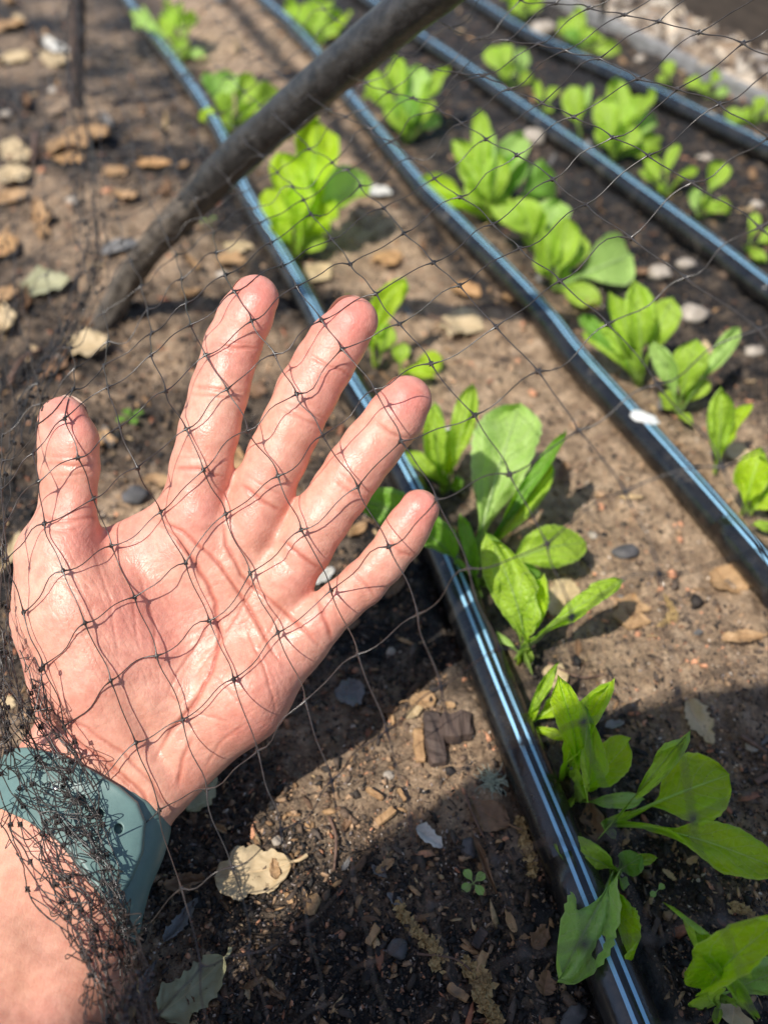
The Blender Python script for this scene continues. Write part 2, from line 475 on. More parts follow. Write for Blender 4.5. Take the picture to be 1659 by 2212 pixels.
DL = [
 (548,1880,170,112,10,'dcream','big cream coloured oak leaf with toothed edge below the palm',.10,.10,.10,.20),
 (415,2130,190,96,42,'dgreen','large olive tan spiny leaf at the bottom beside the wrist',.16,.12,.2,.12),
 (268,2165,170,56,78,'dcream','cream leaf standing on edge under the gathered net at the bottom',0,.1,.3,0),
 (435,1712,100,56,52,'dgreen','pale olive leaf poking out behind the heel of the palm',0,.2,.2,0),
 (756,1497,66,58,20,'dgrey','round grey leaf in the shadow of the palm',.06,.1,.15,0),
 (913,1510,58,48,185,'dtan','small orange tan round leaf with a stalk in the lit strip',0,.15,.15,.4),
 (1060,1762,92,64,-30,'dbrown','brown leaf under the grey lichen tuft',.06,.2,.25,.3),
 (928,1808,72,34,-38,'dwhite','small white curled leaf in the dark soil',0,.2,.5,0),
 (1046,1870,140,16,-68,'dbrown','long thin curled brown leaf left of the nearest pipe',.1,.1,.6,0),
 (1512,1560,110,46,-62,'dcream','ragged cream leaf with a stalk in the shadow on the right',.35,.2,.3,.0),
 (1280,1772,90,46,100,'dbrown','pointed brown leaf beside the nearest pipe under the lettuce',0,.2,.3,.15),
 (1200,1457,58,48,-40,'dcream','small cream leaf just below the long leaved seedling',0,.15,.2,0),
 (1212,1290,88,78,60,'dcream','pale round leaf partly behind the long lettuce leaf',0,.2,.35,0),
 (1362,1321,76,66,80,'dtan','round tan leaf lying alone on the pale soil',0,.12,.12,0),
 (1578,1250,84,64,-45,'dtan','tan oval leaf below the second pipe',0,.15,.2,0),
 (1606,1372,92,28,4,'dtan','rolled up tan leaf near the right edge',0,.1,.7,.1),
 (1597,975,60,40,-50,'dcream','pale leaf behind the slender seedling at the right',0,.15,.2,0),
 (998,697,100,50,-8,'dcream','wide pale ragged leaf between the first two pipes',.15,.15,.2,0),
 (1008,622,62,38,-20,'dorange','reddish leaf above the wide pale one',0,.2,.3,0),
 (688,584,58,52,40,'dcream','heart shaped tan leaf next to the forefinger tip',0,.15,.2,0),
 (835,553,50,46,-30,'dorange','small orange tan leaf near the second pipe',0,.15,.2,0),
 (818,408,58,24,0,'dwhite','bleached narrow leaf right of the glowing lettuce',0,.1,.3,0),
 (188,748,100,56,10,'dcream','tan leaf just under the foot of the pole',.15,.15,.2,0),
 (100,612,108,56,5,'dgreen','smooth greenish oval leaf left of the pole',0,.12,.15,0),
 (88,480,82,40,-78,'dtan','upright tan leaf at the left above the smooth oval one',0,.12,.25,0),
 (172,312,140,44,22,'dtan','long tan leaf between the left edge and the pole',.1,.12,.25,0),
 (36,330,64,50,10,'dcream','blurred cream leaf at the left edge, upper of the pile',0,.15,.2,0),
 (32,388,76,42,8,'dcream','blurred cream leaf at the left edge, middle of the pile',0,.15,.2,0),
 (18,432,72,38,-15,'dtan','blurred tan leaf at the left edge, lowest of the pile',0,.15,.2,0),
 (8,540,60,56,0,'dorange','bright orange tan leaf at the left edge',0,.15,.2,0),
 (8,640,56,40,40,'dtan','tan leaf at the left edge beside the smooth oval one',0,.15,.2,0),
 (8,690,60,60,90,'dcream','cream leaf at the left edge under the tan one',0,.15,.2,0),
 (28,125,60,28,-5,'dcream','pale leaf near the top left corner',0,.15,.3,0),
 (138,130,66,32,15,'dcream','pale leaf left of the dark stake',0,.15,.3,0),
 (122,100,56,26,-30,'dwhite','bleached leaf just above the one left of the stake',0,.15,.3,0),
 (20,60,60,30,20,'dtan','tan leaf in the top left corner',0,.15,.3,0),
 (262,532,90,22,14,'dgrey','narrow blue grey leaf beside the pole foot',0,.1,.3,0),
 (122,790,90,34,50,'dbrown','curled brown leaf below the tan one at the pole foot',.1,.2,.4,0),
 (22,1192,30,84,0,'dcream','yellow cream leaf behind the left side of the palm',0,.2,.3,0),
 (2,1512,40,60,60,'dcream','yellow leaf at the left edge beside the wrist',0,.2,.3,0),
 (345,1040,60,34,-15,'dtan','tan leaf between thumb and forefinger',0,.2,.3,0),
 (512,1000,44,80,10,'dtan','tan leaf seen between forefinger and middle finger',0,.2,.3,0),
 (848,1265,70,34,40,'dbrown','brown leaf seen between the ring and little fingers',0,.2,.3,0),
 (1185,690,60,30,20,'dcream','thin pale leaf against the second pipe',0,.2,.3,0),
 (1110,640,44,30,-20,'dtan','little tan leaf left of the second pipe',0,.2,.3,0),
 (150,350,60,26,-10,'dorange','orange leaf under the long tan leaf',0,.2,.3,0),
 (330,352,80,24,0,'dorange','orange leaf midway between the stake and the nearest pipe',0,.2,.3,0),
 (250,372,50,26,20,'dtan','small tan leaf under the orange one',0,.2,.3,0),
 (500,558,60,34,-10,'dtan','tan leaf left of the nearest pipe above the forefinger',0,.2,.3,0),
 (515,530,40,44,40,'dcream','round cream leaf between pole and nearest pipe',0,.2,.3,0),
 (700,1245,56,30,40,'dwhite','white shrivelled leaf between ring finger and little finger',0,.2,.5,0),
 (400,1905,90,36,10,'dbrown','torn brown leaf left of the big cream oak leaf',.3,.3,.4,0),
 (390,1985,120,30,52,'dgrey','long grey shredded leaf beside the wrist band',.3,.2,.4,0),
 (300,2130,140,24,58,'dgrey','shredded bleached leaf next to the cream leaf on edge',.3,.2,.4,0),
 (1170,2020,62,40,60,'dbrown','pointed brown leaf at the bottom left of the nearest pipe',.1,.2,.3,0),
 (1180,2120,56,44,80,'dbrown','crumpled brown leaf beside the pipe at the bottom',.25,.3,.4,0),
 (1105,1990,20,50,20,'dtan','sliver of tan leaf near the bottom',0,.2,.3,0),
 (755,1340,50,24,20,'dbrown','dark brown leaf near the little finger base in shadow',0,.2,.3,0),
 (985,940,64,28,-30,'dwhite','silvery leaf left of the big pale lettuce leaf',0,.2,.3,0),
 (1500,1850,30,18,30,'dtan','scrap of tan leaf right of the pointed lettuce leaf',0,.2,.3,0),
 (1585,2190,50,70,80,'dcream','cream leaf under the corner seedling',0,.2,.3,0),
]
def clear_of_leaves(x, y):
    _, px, py, d = in_view(x, y)
    k = np.ones(len(x), bool)
    for (cx, cy, L_, W_, rot, *_r) in DL:
        if cy < 500: continue
        c_, s_ = math.cos(R(rot)), math.sin(R(rot))
        u = (px-cx)*c_-(py-cy)*s_; v = (px-cx)*s_+(py-cy)*c_
        k &= (u/(L_*.46))**2+(v/(W_*.46))**2 > 1
    return k
# icosahedron for crumbs
ph = (1+5**.5)/2
ICO = np.array([[-1,ph,0],[1,ph,0],[-1,-ph,0],[1,-ph,0],[0,-1,ph],[0,1,ph],[0,-1,-ph],[0,1,-ph],[ph,0,-1],[ph,0,1],[-ph,0,-1],[-ph,0,1]])/math.sqrt(1+ph*ph)
ICF = np.array([[0,11,5],[0,5,1],[0,1,7],[0,7,10],[0,10,11],[1,5,9],[5,11,4],[11,10,2],[10,7,6],[7,1,8],[3,9,4],[3,4,2],[3,2,6],[3,6,8],[3,8,9],[4,9,5],[2,4,11],[6,2,10],[8,6,7],[9,8,1]])
def rot_mats(n, flat=1.0):
    a, b, c = rng.random((3, n))*2*np.pi
    b = b*flat
    ca, sa, cb, sb, cc, s_ = np.cos(a), np.sin(a), np.cos(b), np.sin(b), np.cos(c), np.sin(c)
    Rz = np.zeros((n, 3, 3)); Rz[:, 0, 0] = ca; Rz[:, 0, 1] = -sa; Rz[:, 1, 0] = sa; Rz[:, 1, 1] = ca; Rz[:, 2, 2] = 1
    Rx = np.zeros((n, 3, 3)); Rx[:, 0, 0] = 1; Rx[:, 1, 1] = cb; Rx[:, 1, 2] = -sb; Rx[:, 2, 1] = sb; Rx[:, 2, 2] = cb
    R2 = np.zeros((n, 3, 3)); R2[:, 0, 0] = cc; R2[:, 0, 1] = -s_; R2[:, 1, 0] = s_; R2[:, 1, 1] = cc; R2[:, 2, 2] = 1
    return Rz@Rx@R2
def scatter(name, pos, size, aspect, cols, flat, mat, label, cat, jit=.3, smooth=False):
    n = len(pos)
    base = ICO[None]*(1+(rng.random((n, 12, 1))-.5)*2*jit)
    base = base*aspect[:, None, :]*size[:, None, None]
    Vv = np.einsum('nij,nkj->nki', rot_mats(n, flat), base)+pos[:, None, :]
    Fc = (ICF[None]+np.arange(n)[:, None, None]*12).reshape(-1, 3)
    o = make_obj(name, Vv.reshape(-1, 3), Fc, mat, smooth=smooth)
    cattr(o, 'col', np.repeat(cols, 12, axis=0))
    tag(o, label, cat, kind='stuff')
    return o
def pick_ground(n, bias=1.0, box_=None):
    """points uniformly in picture space -> on the soil"""
    px = rng.random(n*2)*1859-100; py = -80+2400*rng.random(n*2)**bias
    w = G(px, py)
    x, y = w[:, 0], w[:, 1]
    k = y < 1.8
    x, y = x[k][:n], y[k][:n]
    return x, y
def in_ellipse(px, py, cx, cy, rx, ry): return ((px-cx)/rx)**2+((py-cy)/ry)**2 < 1

N = 105000
x, y = pick_ground(N, .8); N = len(x)
size = .00042*np.exp(rng.normal(0, .6, N)); size = np.clip(size*.92, .0002, .0022)*np.clip(np.hypot(x, y+.25)/.42, 1, 3)**.75
keep = (pipe_dist(x, y) > .008) & clear_of_leaves(x, y)
x, y, size = x[keep], y[keep], size[keep]; N = len(x)
dr = dry_and_light(x, y)
u = rng.random(N)
pal = np.array([[.012,.010,.009],[.025,.019,.015],[.06,.042,.03],[.13,.085,.055],[.30,.19,.11],[.42,.20,.11],[.50,.42,.34],[.20,.16,.14]])
pw = np.cumsum([.30,.25,.16,.10,.07,.03,.03,.06])
pw2 = np.cumsum([.06,.12,.24,.28,.14,.06,.04,.06])
idx = np.where(u[:, None] < np.where(dr[:, None] > .5, pw2[None], pw[None]), np.arange(8)[None], 99).min(1)
idx = np.clip(idx, 0, 7)
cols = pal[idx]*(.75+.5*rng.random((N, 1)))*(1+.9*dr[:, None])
size = np.where(idx >= 6, np.minimum(size, .0007), size)
dens = np.where(dr > .6, rng.random(N) < .55, True)
x, y, size, cols = x[dens], y[dens], size[dens], cols[dens]; N = len(x)
asp = np.stack([1+.6*rng.random(N), .65+.4*rng.random(N), .4+.4*rng.random(N)], 1)
pos = np.stack([x, y, soil_z(x, y)+size*.2], 1)
scatter('soil_crumbs', pos, size, asp, cols, 1.0, M['crumb'], 'dark crumbs and grains of soil strewn over the bed', 'soil crumbs', .75)
# litter: flat bark and leaf flakes
N = 5200
x, y = pick_ground(N, .85); N = len(x)
keep = (pipe_dist(x, y) > .010) & clear_of_leaves(x, y)
keep &= (dry_and_light(x, y) < .6) | (rng.random(N) < .35)
x, y = x[keep], y[keep]; N = len(x)
size = np.clip(.0008*np.exp(rng.normal(0, .5, N)), .0004, .0028)*np.clip(np.hypot(x, y+.25)/.42, 1, 3)**.9
asp = np.stack([1.4+1.2*rng.random(N), .45+.4*rng.random(N), .12+.15*rng.random(N)], 1)
lp = np.array([[.42,.25,.12],[.30,.17,.08],[.55,.38,.20],[.16,.09,.05],[.05,.035,.028],[.36,.14,.07],[.11,.08,.06]])
cols = lp[rng.choice(7, N, p=[.14,.14,.08,.18,.22,.07,.17])]*(.7+.5*rng.random((N, 1)))
pos = np.stack([x, y, soil_z(x, y)+.0006+size*.15], 1)
scatter('bark_litter', pos, size, asp, cols, .10, M['crumb'], 'small tan and brown flakes of bark and dead leaf on the soil', 'plant litter', .35)

# gravel strip beyond the bed (top right)
N = 26000
a = rng.random(N)*3.4-1.6; b = rng.random(N)**1.5*1.6+.008
xy = e0[:2]+a[:, None]*ed+b[:, None]*en
size = np.clip(.0045*np.exp(rng.normal(0, .5, N)), .0015, .014)
asp = np.stack([1.2+.9*rng.random(N), .7+.4*rng.random(N), .4+.3*rng.random(N)], 1)
gp = np.array([[.62,.55,.46],[.48,.40,.32],[.32,.24,.17],[.70,.58,.44],[.12,.09,.07],[.40,.36,.33]])
cols = gp[rng.choice(6, N)]*(.7+.4*rng.random((N, 1)))
pos = np.stack([xy[:, 0], xy[:, 1], size*.3], 1)
scatter('gravel', pos, size, asp, cols, .25, M['crumb'], 'pale gravel and mulch on the path beyond the bed', 'gravel', .25)

# ------------------------------------------------------------------ pipes
PIPE_LABELS = ['black irrigation pipe with two blue stripes passing behind the hand, nearest of the four',
 'black irrigation pipe with two blue stripes and a white patch stuck on it',
 'black irrigation pipe behind the two lettuce rows, third from the hand',
 'farthest black irrigation pipe, next to the pale gravel']
for q, w in enumerate(PIPES):
    C = spline(w, 260)
    C[:, 2] = PR*.75 + fbm(C[:, 0]*4, C[:, 1]*4, 2, 30+q)*.0012
    mb = MB(); n = 48
    T = np.gradient(C, axis=0); T /= np.linalg.norm(T, axis=1)[:, None]
    side = np.cross(T, [0, 0, 1]); side /= np.linalg.norm(side, axis=1)[:, None]   # to the right of travel
    up = np.cross(side, T)
    th = np.arange(n+1)*2*np.pi/n-np.pi
    Vv = C[:, None]+PR*(np.sin(th)[None, :, None]*side[:, None]+np.cos(th)[None, :, None]*up[:, None])
    Vv = Vv.reshape(-1, 3); m = len(C)
    i = np.arange(m-1)[:, None]*(n+1); j = np.arange(n)[None]
    Q = np.stack([i+j, i+j+1, i+n+1+j+1, i+n+1+j], -1).reshape(-1, 4)
    o = make_obj('drip_line', Vv, Q, M['pipe'])
    tw = np.full(m, [2.,-3.,1.,-2.][q])
    ang = -np.degrees(th)[None]*1.0 + tw[:, None] + 0*C[:, :1]
    vattr(o, 'ang', ang.ravel())
    tag(o, PIPE_LABELS[q], 'irrigation pipe', 'irrigation pipes running along the lettuce rows')

# white residue on second pipe
def blob(c, rx, ry, rz, rot, mat, name, seed=0, parent=None, n=26, lump=.25, smooth=True):
    th = np.linspace(0, np.pi, n//2+1); phi = np.linspace(0, 2*np.pi, n, endpoint=False)
    T_, Ph = np.meshgrid(th, phi, indexing='ij')
    r = 1+lump*fbm(2+1.6*np.cos(Ph)*np.sin(T_)+seed*3.1, 2+1.6*np.sin(Ph)*np.sin(T_)+1.5*np.cos(T_), 3, seed)
    V = np.stack([rx*r*np.sin(T_)*np.cos(Ph), ry*r*np.sin(T_)*np.sin(Ph), rz*r*np.cos(T_)], -1).reshape(-1, 3)
    ca, sa = math.cos(rot), math.sin(rot)
    V[:, :2] = V[:, :2]@np.array([[ca, sa], [-sa, ca]])
    V += np.asarray(c)
    k = n; rows = n//2
    i = np.arange(rows)[:, None]*k; j = np.arange(k)[None]; j2 = (j+1) % k
    Q = np.stack([i+j, i+k+j, i+k+j2, i+j2], -1).reshape(-1, 4)
    return make_obj(name, V, [tuple(map(int, q)) for q in Q], mat, parent, smooth)
c = G(1390, 902, PR*1.75)
o = blob(c, .0085, .0045, .0012, R(-35), M['plastic'], 'tape_scrap', 5, lump=.5)
tag(o, 'ragged white scrap stuck on the second irrigation pipe', 'scrap')

# ------------------------------------------------------------------ leaves
def leaf_mesh(name, B, T, W, mat, parent=None, t0=.22, peak=.68, tip=.55, lift=.12, curl=.25, cup=.18, rip=.05,
              seed=0, nface=None, nv=22, nu=8, serr=.04, petw=.10, side_bend=0.0, thick=False):
    B = np.asarray(B, float); T = np.asarray(T, float)
    L = np.linalg.norm(T-B); ax = (T-B)/L
    if nface is None: nface = (CAM-(B+T)/2); nface = nface/np.linalg.norm(nface)*.65+np.array([0, 0, .6])
    nface = nface-ax*np.dot(nface, ax); nface /= np.linalg.norm(nface)
    side = np.cross(ax, nface)
    v = np.linspace(0, 1, nv)
    C = B+v[:, None]*(T-B)+nface*(lift*L*np.sin(np.pi*v**.9)*1.0)[:, None]+nface*(-curl*L*np.maximum(0, v-.6)**2*1.2)[:, None]
    C = C+side*(side_bend*L*np.sin(np.pi*v))[:, None]
    s = np.clip((v-t0)/(1-t0), 0, 1)
    a = math.log(.5)/math.log(peak)
    prof = np.sin(np.pi*np.clip(s, 0, 1)**a)**.52
    q_ = np.clip(s/.42, 0, 1); prof = np.where(v > t0, prof*(.25+.75*q_*q_*(3-2*q_)), 0)
    w = np.maximum(prof, petw*np.clip(1.2-v, .2, 1)*(v < .97))
    if serr > 0:
        w = w*(1+serr*(((v*nv*.5) % 1)-.5)*2*(v > .3)*(v < .93))
    uu = np.linspace(-1, 1, nu*2+1)
    Vs = np.zeros((nv, len(uu), 3))
    for k, u_ in enumerate(uu):
        rr = rip*L*fbm(v*3.1+seed*1.7, np.full(nv, u_*1.6+seed), 3, seed % 17)*(abs(u_)**1.0)*2
        z = cup*W*.5*w*(u_*u_) + rr - (.03*W*np.exp(-(u_/.12)**2))
        Vs[:, k] = C+side[None]*(u_*w*W*.5)[:, None]+nface[None]*z[:, None]
    Vv = Vs.reshape(-1, 3); k = len(uu)
    i = np.arange(nv-1)[:, None]*k; j = np.arange(k-1)[None]
    Q = np.stack([i+j, i+j+1, i+k+j+1, i+k+j], -1).reshape(-1, 4)
    # petiole / rib ridge under the blade
    o_V = [Vv]; o_Q = [Q]; off = len(Vv)
    m = 6; rr = np.maximum(petw*W*.42*(1-v*.93), .00012)
    th = np.arange(m)*2*np.pi/m
    tx = C[:, None]-nface*(rr*.55)[:, None, None]+side*(np.cos(th)[None]*rr[:, None]*.9)[..., None]+nface*(np.sin(th)[None]*rr[:, None]*.6)[..., None]
    o_V.append(tx.reshape(-1, 3))
    i = np.arange(nv-1)[:, None]*m; j = np.arange(m)[None]; j2 = (j+1) % m
    o_Q.append(np.stack([i+j, i+j2, i+m+j2, i+m+j], -1).reshape(-1, 4)+off)
    o = make_obj(name, np.vstack(o_V), np.vstack(o_Q), mat, parent)
    lf = np.zeros((len(Vv)+nv*m, 3)); lf[:len(Vv), 0] = np.tile(uu, nv); lf[:len(Vv), 1] = np.repeat(v, k)
    lf[len(Vv):, 0] = 0.0; lf[len(Vv):, 1] = np.repeat(v, m)*.5
    a_ = o.data.attributes.new('lf', 'FLOAT_VECTOR', 'POINT'); a_.data.foreach_set('vector', lf.astype(np.float32).ravel())
    return o

# plants: (base px), leaves: (tip px, py, width px, material key, u) ; u = lean away (fraction) or 'h' height mm
LB = 'young lettuce seedling '
PL = [
 ((1012,1262), 'with one large upright pale leaf beside the little fingertip', [
   (1122,868,160,'p',.5,dict(cup=.12,peak=.72,serr=.05)), (1192,1000,66,'n',.45,{}), (1222,932,40,'d',.4,{}), (775,1062,100,'d',.2,dict(lift=.2)), (1000,1120,40,'d',.1,{}),(1042,1290,26,'p',8.,{})]),
 ((1040,1262), 'whose broad leaf arches right over the pale leaf below', [(1262,1165,105,'n',.25,dict(lift=.3,curl=.6)),(1168,1240,62,'d',14.,dict(lift=.3)),(1150,1215,50,'y',.2,{})]),
 ((1128,1420), 'with a long leaf stretched out right above its shadow', [
   (1078,1188,105,'n',.2,dict(cup=.3)), (1165,1255,72,'y',.2,dict(cup=.4)), (1342,1252,66,'n',.25,dict(lift=.25,curl=.5)),(1062,1365,22,'p',7.,{}),(1108,1300,30,'n',.2,{})]),
 ((962,1062), 'half hidden between the ring and little fingertips', [(1017,838,62,'n',.2,dict(curl=.6)), (972,930,70,'y',.2,{}), (880,975,36,'n',.2,{}),(900,1000,34,'p',10.,{}),(1000,1040,40,'d',10.,{}),(935,880,60,'n',.1,{})]),
 ((812,792), 'with bright leaves right of the middle fingertip', [(874,600,70,'y',.15,dict(side_bend=-.12)), (750,632,40,'n',.35,{}),(840,700,50,'n',.1,{})]),
 ((868,808), 'low and small above the ring fingertip', [(955,772,60,'y',.3,{}), (870,740,50,'n',.2,{}),(935,815,44,'y',8.,{})]),
 ((1136,1566), 'small and yellow with its base against the nearest pipe', [(1196,1450,32,'n',.1,{}), (1222,1512,52,'y',.3,dict(peak=.78,petw=.14)),(1215,1590,26,'y',.5,{}),(1165,1500,20,'y',.1,{})]),
 ((1228,1680), 'with a spear shaped yellow leaf and a round one', [(1212,1470,66,'y',.12,dict(cup=.4)), (1300,1492,72,'y',.15,{}),(1240,1600,24,'n',.1,{}),(1215,1650,20,'p',7.,{})]),
 ((1238,1722), 'with three green leaves beside the curved bleached twig', [(1278,1568,58,'n',.1,dict(cup=.5)), (1350,1612,86,'y',.25,dict(t0=.35)),(1388,1728,40,'p',14.,dict(lift=.25)),(1300,1660,52,'y',.2,{}),(1225,1755,26,'n',8.,{})]),
 ((1312,1788), 'with a round leaf and a long pointed leaf reaching the right edge', [(1468,1602,54,'n',.15,dict(t0=.5)), (1572,1672,168,'y',.35,dict(t0=.36,cup=.12,peak=.62,lift=.1)),(1690,1880,108,'y',16.,dict(t0=.3,lift=.2,peak=.6)),(1298,1778,30,'p',9.,{}),(1325,1810,24,'p',8.,{})]),  # brighter leaf keys on these lower right plants lift the shaded green
 ((1328,1888), 'spreading flat over the nearest pipe with two lobed leaves pointing down', [(1196,1822,80,'n',15.,dict(lift=.25)), (1382,1852,62,'d',.3,dict(t0=.12)),(1418,1852,26,'n',.3,{}),(1205,2118,142,'p',12.,dict(t0=.3,lift=.2,peak=.62,serr=.09)),(1352,2078,112,'y',12.,dict(t0=.25,lift=.2,serr=.07)),(1350,1915,30,'p',8.,{})]),
 ((1552,2168), 'cut by the bottom right corner', [(1530,2035,76,'n',.15,dict(cup=.5,t0=.35)), (1672,1985,100,'y',.15,dict(serr=.08)),(1700,2090,80,'p',.3,{}),(1545,2210,24,'n',6.,{})]),
 ((640,552), 'glowing yellow green in the sun under the pole', [(690,252,120,'y',.2,{}), (610,330,100,'y',.1,{}),(792,372,105,'p',.3,dict(t0=.35)),(720,432,105,'y',.1,{}),(575,405,70,'y',.2,{}),(655,400,90,'y',.05,{}),(590,470,70,'y',0.,{}),(690,330,90,'y',.2,{}),(700,510,60,'n',.1,{})]),
 ((500,288), 'left above the pole beside the nearest pipe', [(442,150,46,'d',.2,{}), (502,160,66,'p',.2,{}),(545,160,56,'n',.2,{}),(604,188,66,'n',.3,{}),(432,238,44,'y',.3,{}),(560,215,50,'n',.2,{}),(480,200,50,'n',0.,{}),(470,260,30,'y',.1,{})]),
 ((395,128), 'small and blurred at the top beside the nearest pipe', [(386,15,46,'n',.3,{}), (345,40,40,'n',.3,{}),(395,85,44,'n',.1,{}),(284,32,40,'p',.4,{}),(445,118,34,'p',.3,{}),(420,30,36,'n',.3,{}),(360,0,40,'n',.3,{})]),
 ((690,95), 'at the top edge beyond the black pole', [(640,15,50,'n',.3,{}), (700,-5,66,'n',.2,{}),(752,25,50,'y',.3,{}),(670,40,50,'n',.1,{}),(725,55,50,'n',.1,{}),(620,10,36,'n',.3,{})]),
 ((885,302), 'bushy clump between the pole and the second pipe', [(800,150,56,'n',.1,{}), (850,130,60,'n',.2,{}),(905,140,78,'p',.2,{}),(968,142,50,'n',.2,{}),(830,230,50,'n',0.,{}),(880,200,66,'d',.05,{}),(935,215,60,'n',.1,{}),(790,190,44,'n',.2,{}),(950,250,40,'p',.2,{}),(860,250,50,'n',0.,{})]),
 ((1062,472), 'tall dense clump right of the second pipe', [(1035,235,56,'n',.1,{}), (985,300,60,'n',.1,{}),(1130,285,76,'p',.2,{}),(1128,330,72,'d',.15,{}),(1204,372,96,'d',.3,dict(t0=.4)),(1080,330,70,'n',.05,{}),(1010,390,70,'n',0.,{}),(1060,280,40,'p',.1,{}),(900,385,48,'y',.5,{}),(930,430,30,'y',.4,{}),(1100,420,70,'n',0.,{}),(1000,340,60,'n',.1,{})]),
 ((1150,545), 'broad leaved, squeezed between two taller clumps', [(1205,435,90,'p',.25,{}),(1120,430,90,'n',.1,{}),(1070,440,60,'n',.1,{}),(1160,450,70,'n',.1,{})]),
 ((1195,622), 'with a wide pale leaf hanging to the right', [(1225,470,86,'n',.1,{}), (1368,548,142,'p',.3,dict(t0=.22,cup=.3)),(1175,500,70,'n',.05,{}),(1160,560,40,'n',.1,{}),(1290,650,70,'n',.55,{}),(1240,600,60,'n',.1,{}),(1262,505,70,'n',.2,{})]),
 ((1378,832), 'upright with broad leaves left of the curved one', [(1372,612,92,'n',.1,{}), (1448,645,92,'n',.15,dict(t0=.3)),(1258,680,46,'d',.3,{}),(1262,716,40,'n',.3,{}),(1330,640,60,'n',.1,{}),(1310,700,50,'n',.2,{})]),
 ((1462,895), 'with a narrow leaf reaching up right beyond it', [(1500,740,96,'n',.1,{}), (1598,702,48,'p',.25,{}),(1420,745,50,'p',.1,{}),(1425,850,50,'n',.1,{}),(1530,820,50,'n',.2,{}),(1490,910,26,'n',.3,{})]),
 ((1545,1022), 'slender and upright near the right edge', [(1558,842,66,'n',.1,dict(t0=.1)), (1606,875,46,'y',.2,{})]),
 ((1612,1108), 'cut by the right edge at mid height', [(1640,975,84,'y',.15,{}), (1680,1010,70,'n',.2,{}),(1655,1060,60,'y',.1,{})]),
 ((1690,1150), 'of which one green leaf tip enters at the right edge', [(1630,1133,30,'n',.3,{}),(1720,1100,30,'n',.3,{})]),
 ((1100,192), 'blurred between the third and fourth pipes', [(1050,98,44,'n',.2,{}), (1082,92,50,'n',.2,{}),(1136,105,46,'p',.2,{}),(1150,160,36,'n',.3,{}),(1085,140,50,'n',0.,{})]),
 ((1175,250), 'thin and small above the third pipe', [(1155,175,22,'n',.2,{}),(1200,185,34,'n',.2,{}),(1190,230,30,'n',.1,{})]),
 ((1255,300), 'with a single pale stalk curving beside it', [(1232,185,62,'n',.1,{}),(1272,180,18,'p',.2,{})]),
 ((1325,345), 'biggest clump between the third and fourth pipes', [(1330,168,84,'n',.15,{}), (1400,195,66,'n',.2,{}),(1300,210,66,'n',.1,{}),(1422,245,50,'p',.3,{}),(1430,300,60,'n',.35,{}),(1370,270,70,'n',.05,{}),(1290,270,50,'n',.05,{}),(1400,330,46,'n',.2,{}),(1360,200,60,'n',.2,{})]),
 ((1436,422), 'star shaped with narrow leaves above the third pipe', [(1460,308,40,'n',.15,{}), (1382,365,26,'n',.3,{}),(1505,362,30,'n',.3,{}),(1395,340,40,'n',.2,{}),(1420,400,24,'n',.1,{})]),
 ((1505,472), 'with one oval leaf standing over a folded one', [(1562,348,62,'n',.15,dict(t0=.4)), (1582,440,46,'n',.3,{}),(1498,405,34,'p',.1,{}),(1540,430,50,'n',.15,{})]),
 ((1612,542), 'at the right edge below the third pipe', [(1632,458,30,'n',.1,{}), (1680,500,44,'n',.2,{}),(1650,560,30,'n',.4,{})]),
 ((1130,40), 'bright one at the top edge next to the farthest pipe', [(1090,-20,44,'y',.3,{}), (1130,-20,50,'y',.2,{}),(1165,0,40,'n',.2,{}),(1105,10,40,'n',.1,{})]),
 ((1260,110), 'small clump beyond the farthest pipe', [(1240,22,50,'n',.2,{}), (1295,75,52,'n',.2,{}),(1338,108,36,'n',.3,{}),(1205,40,30,'n',.3,{}),(1270,60,40,'n',.1,{}),(1215,70,40,'d',.1,{})]),
 ((1445,188), 'single upright leaf beyond the farthest pipe', [(1442,130,36,'n',.1,{}), (1420,165,26,'n',.2,{})]),
 ((1525,212), 'three leaved beyond the farthest pipe', [(1552,148,34,'n',.2,{}), (1485,168,34,'n',.3,{}),(1572,195,30,'p',.3,{}),(1515,180,34,'n',.1,{})]),
 ((1625,268), 'at the right edge beyond the farthest pipe', [(1645,208,40,'n',.2,{}), (1598,240,36,'n',.2,{}),(1568,240,30,'n',.3,{}),(1680,240,50,'n',.2,{}),(1560,262,26,'n',.5,{})]),
]
MK = dict(n='leaf', y='leafy', p='leafp', d='leafd')
sd = 0
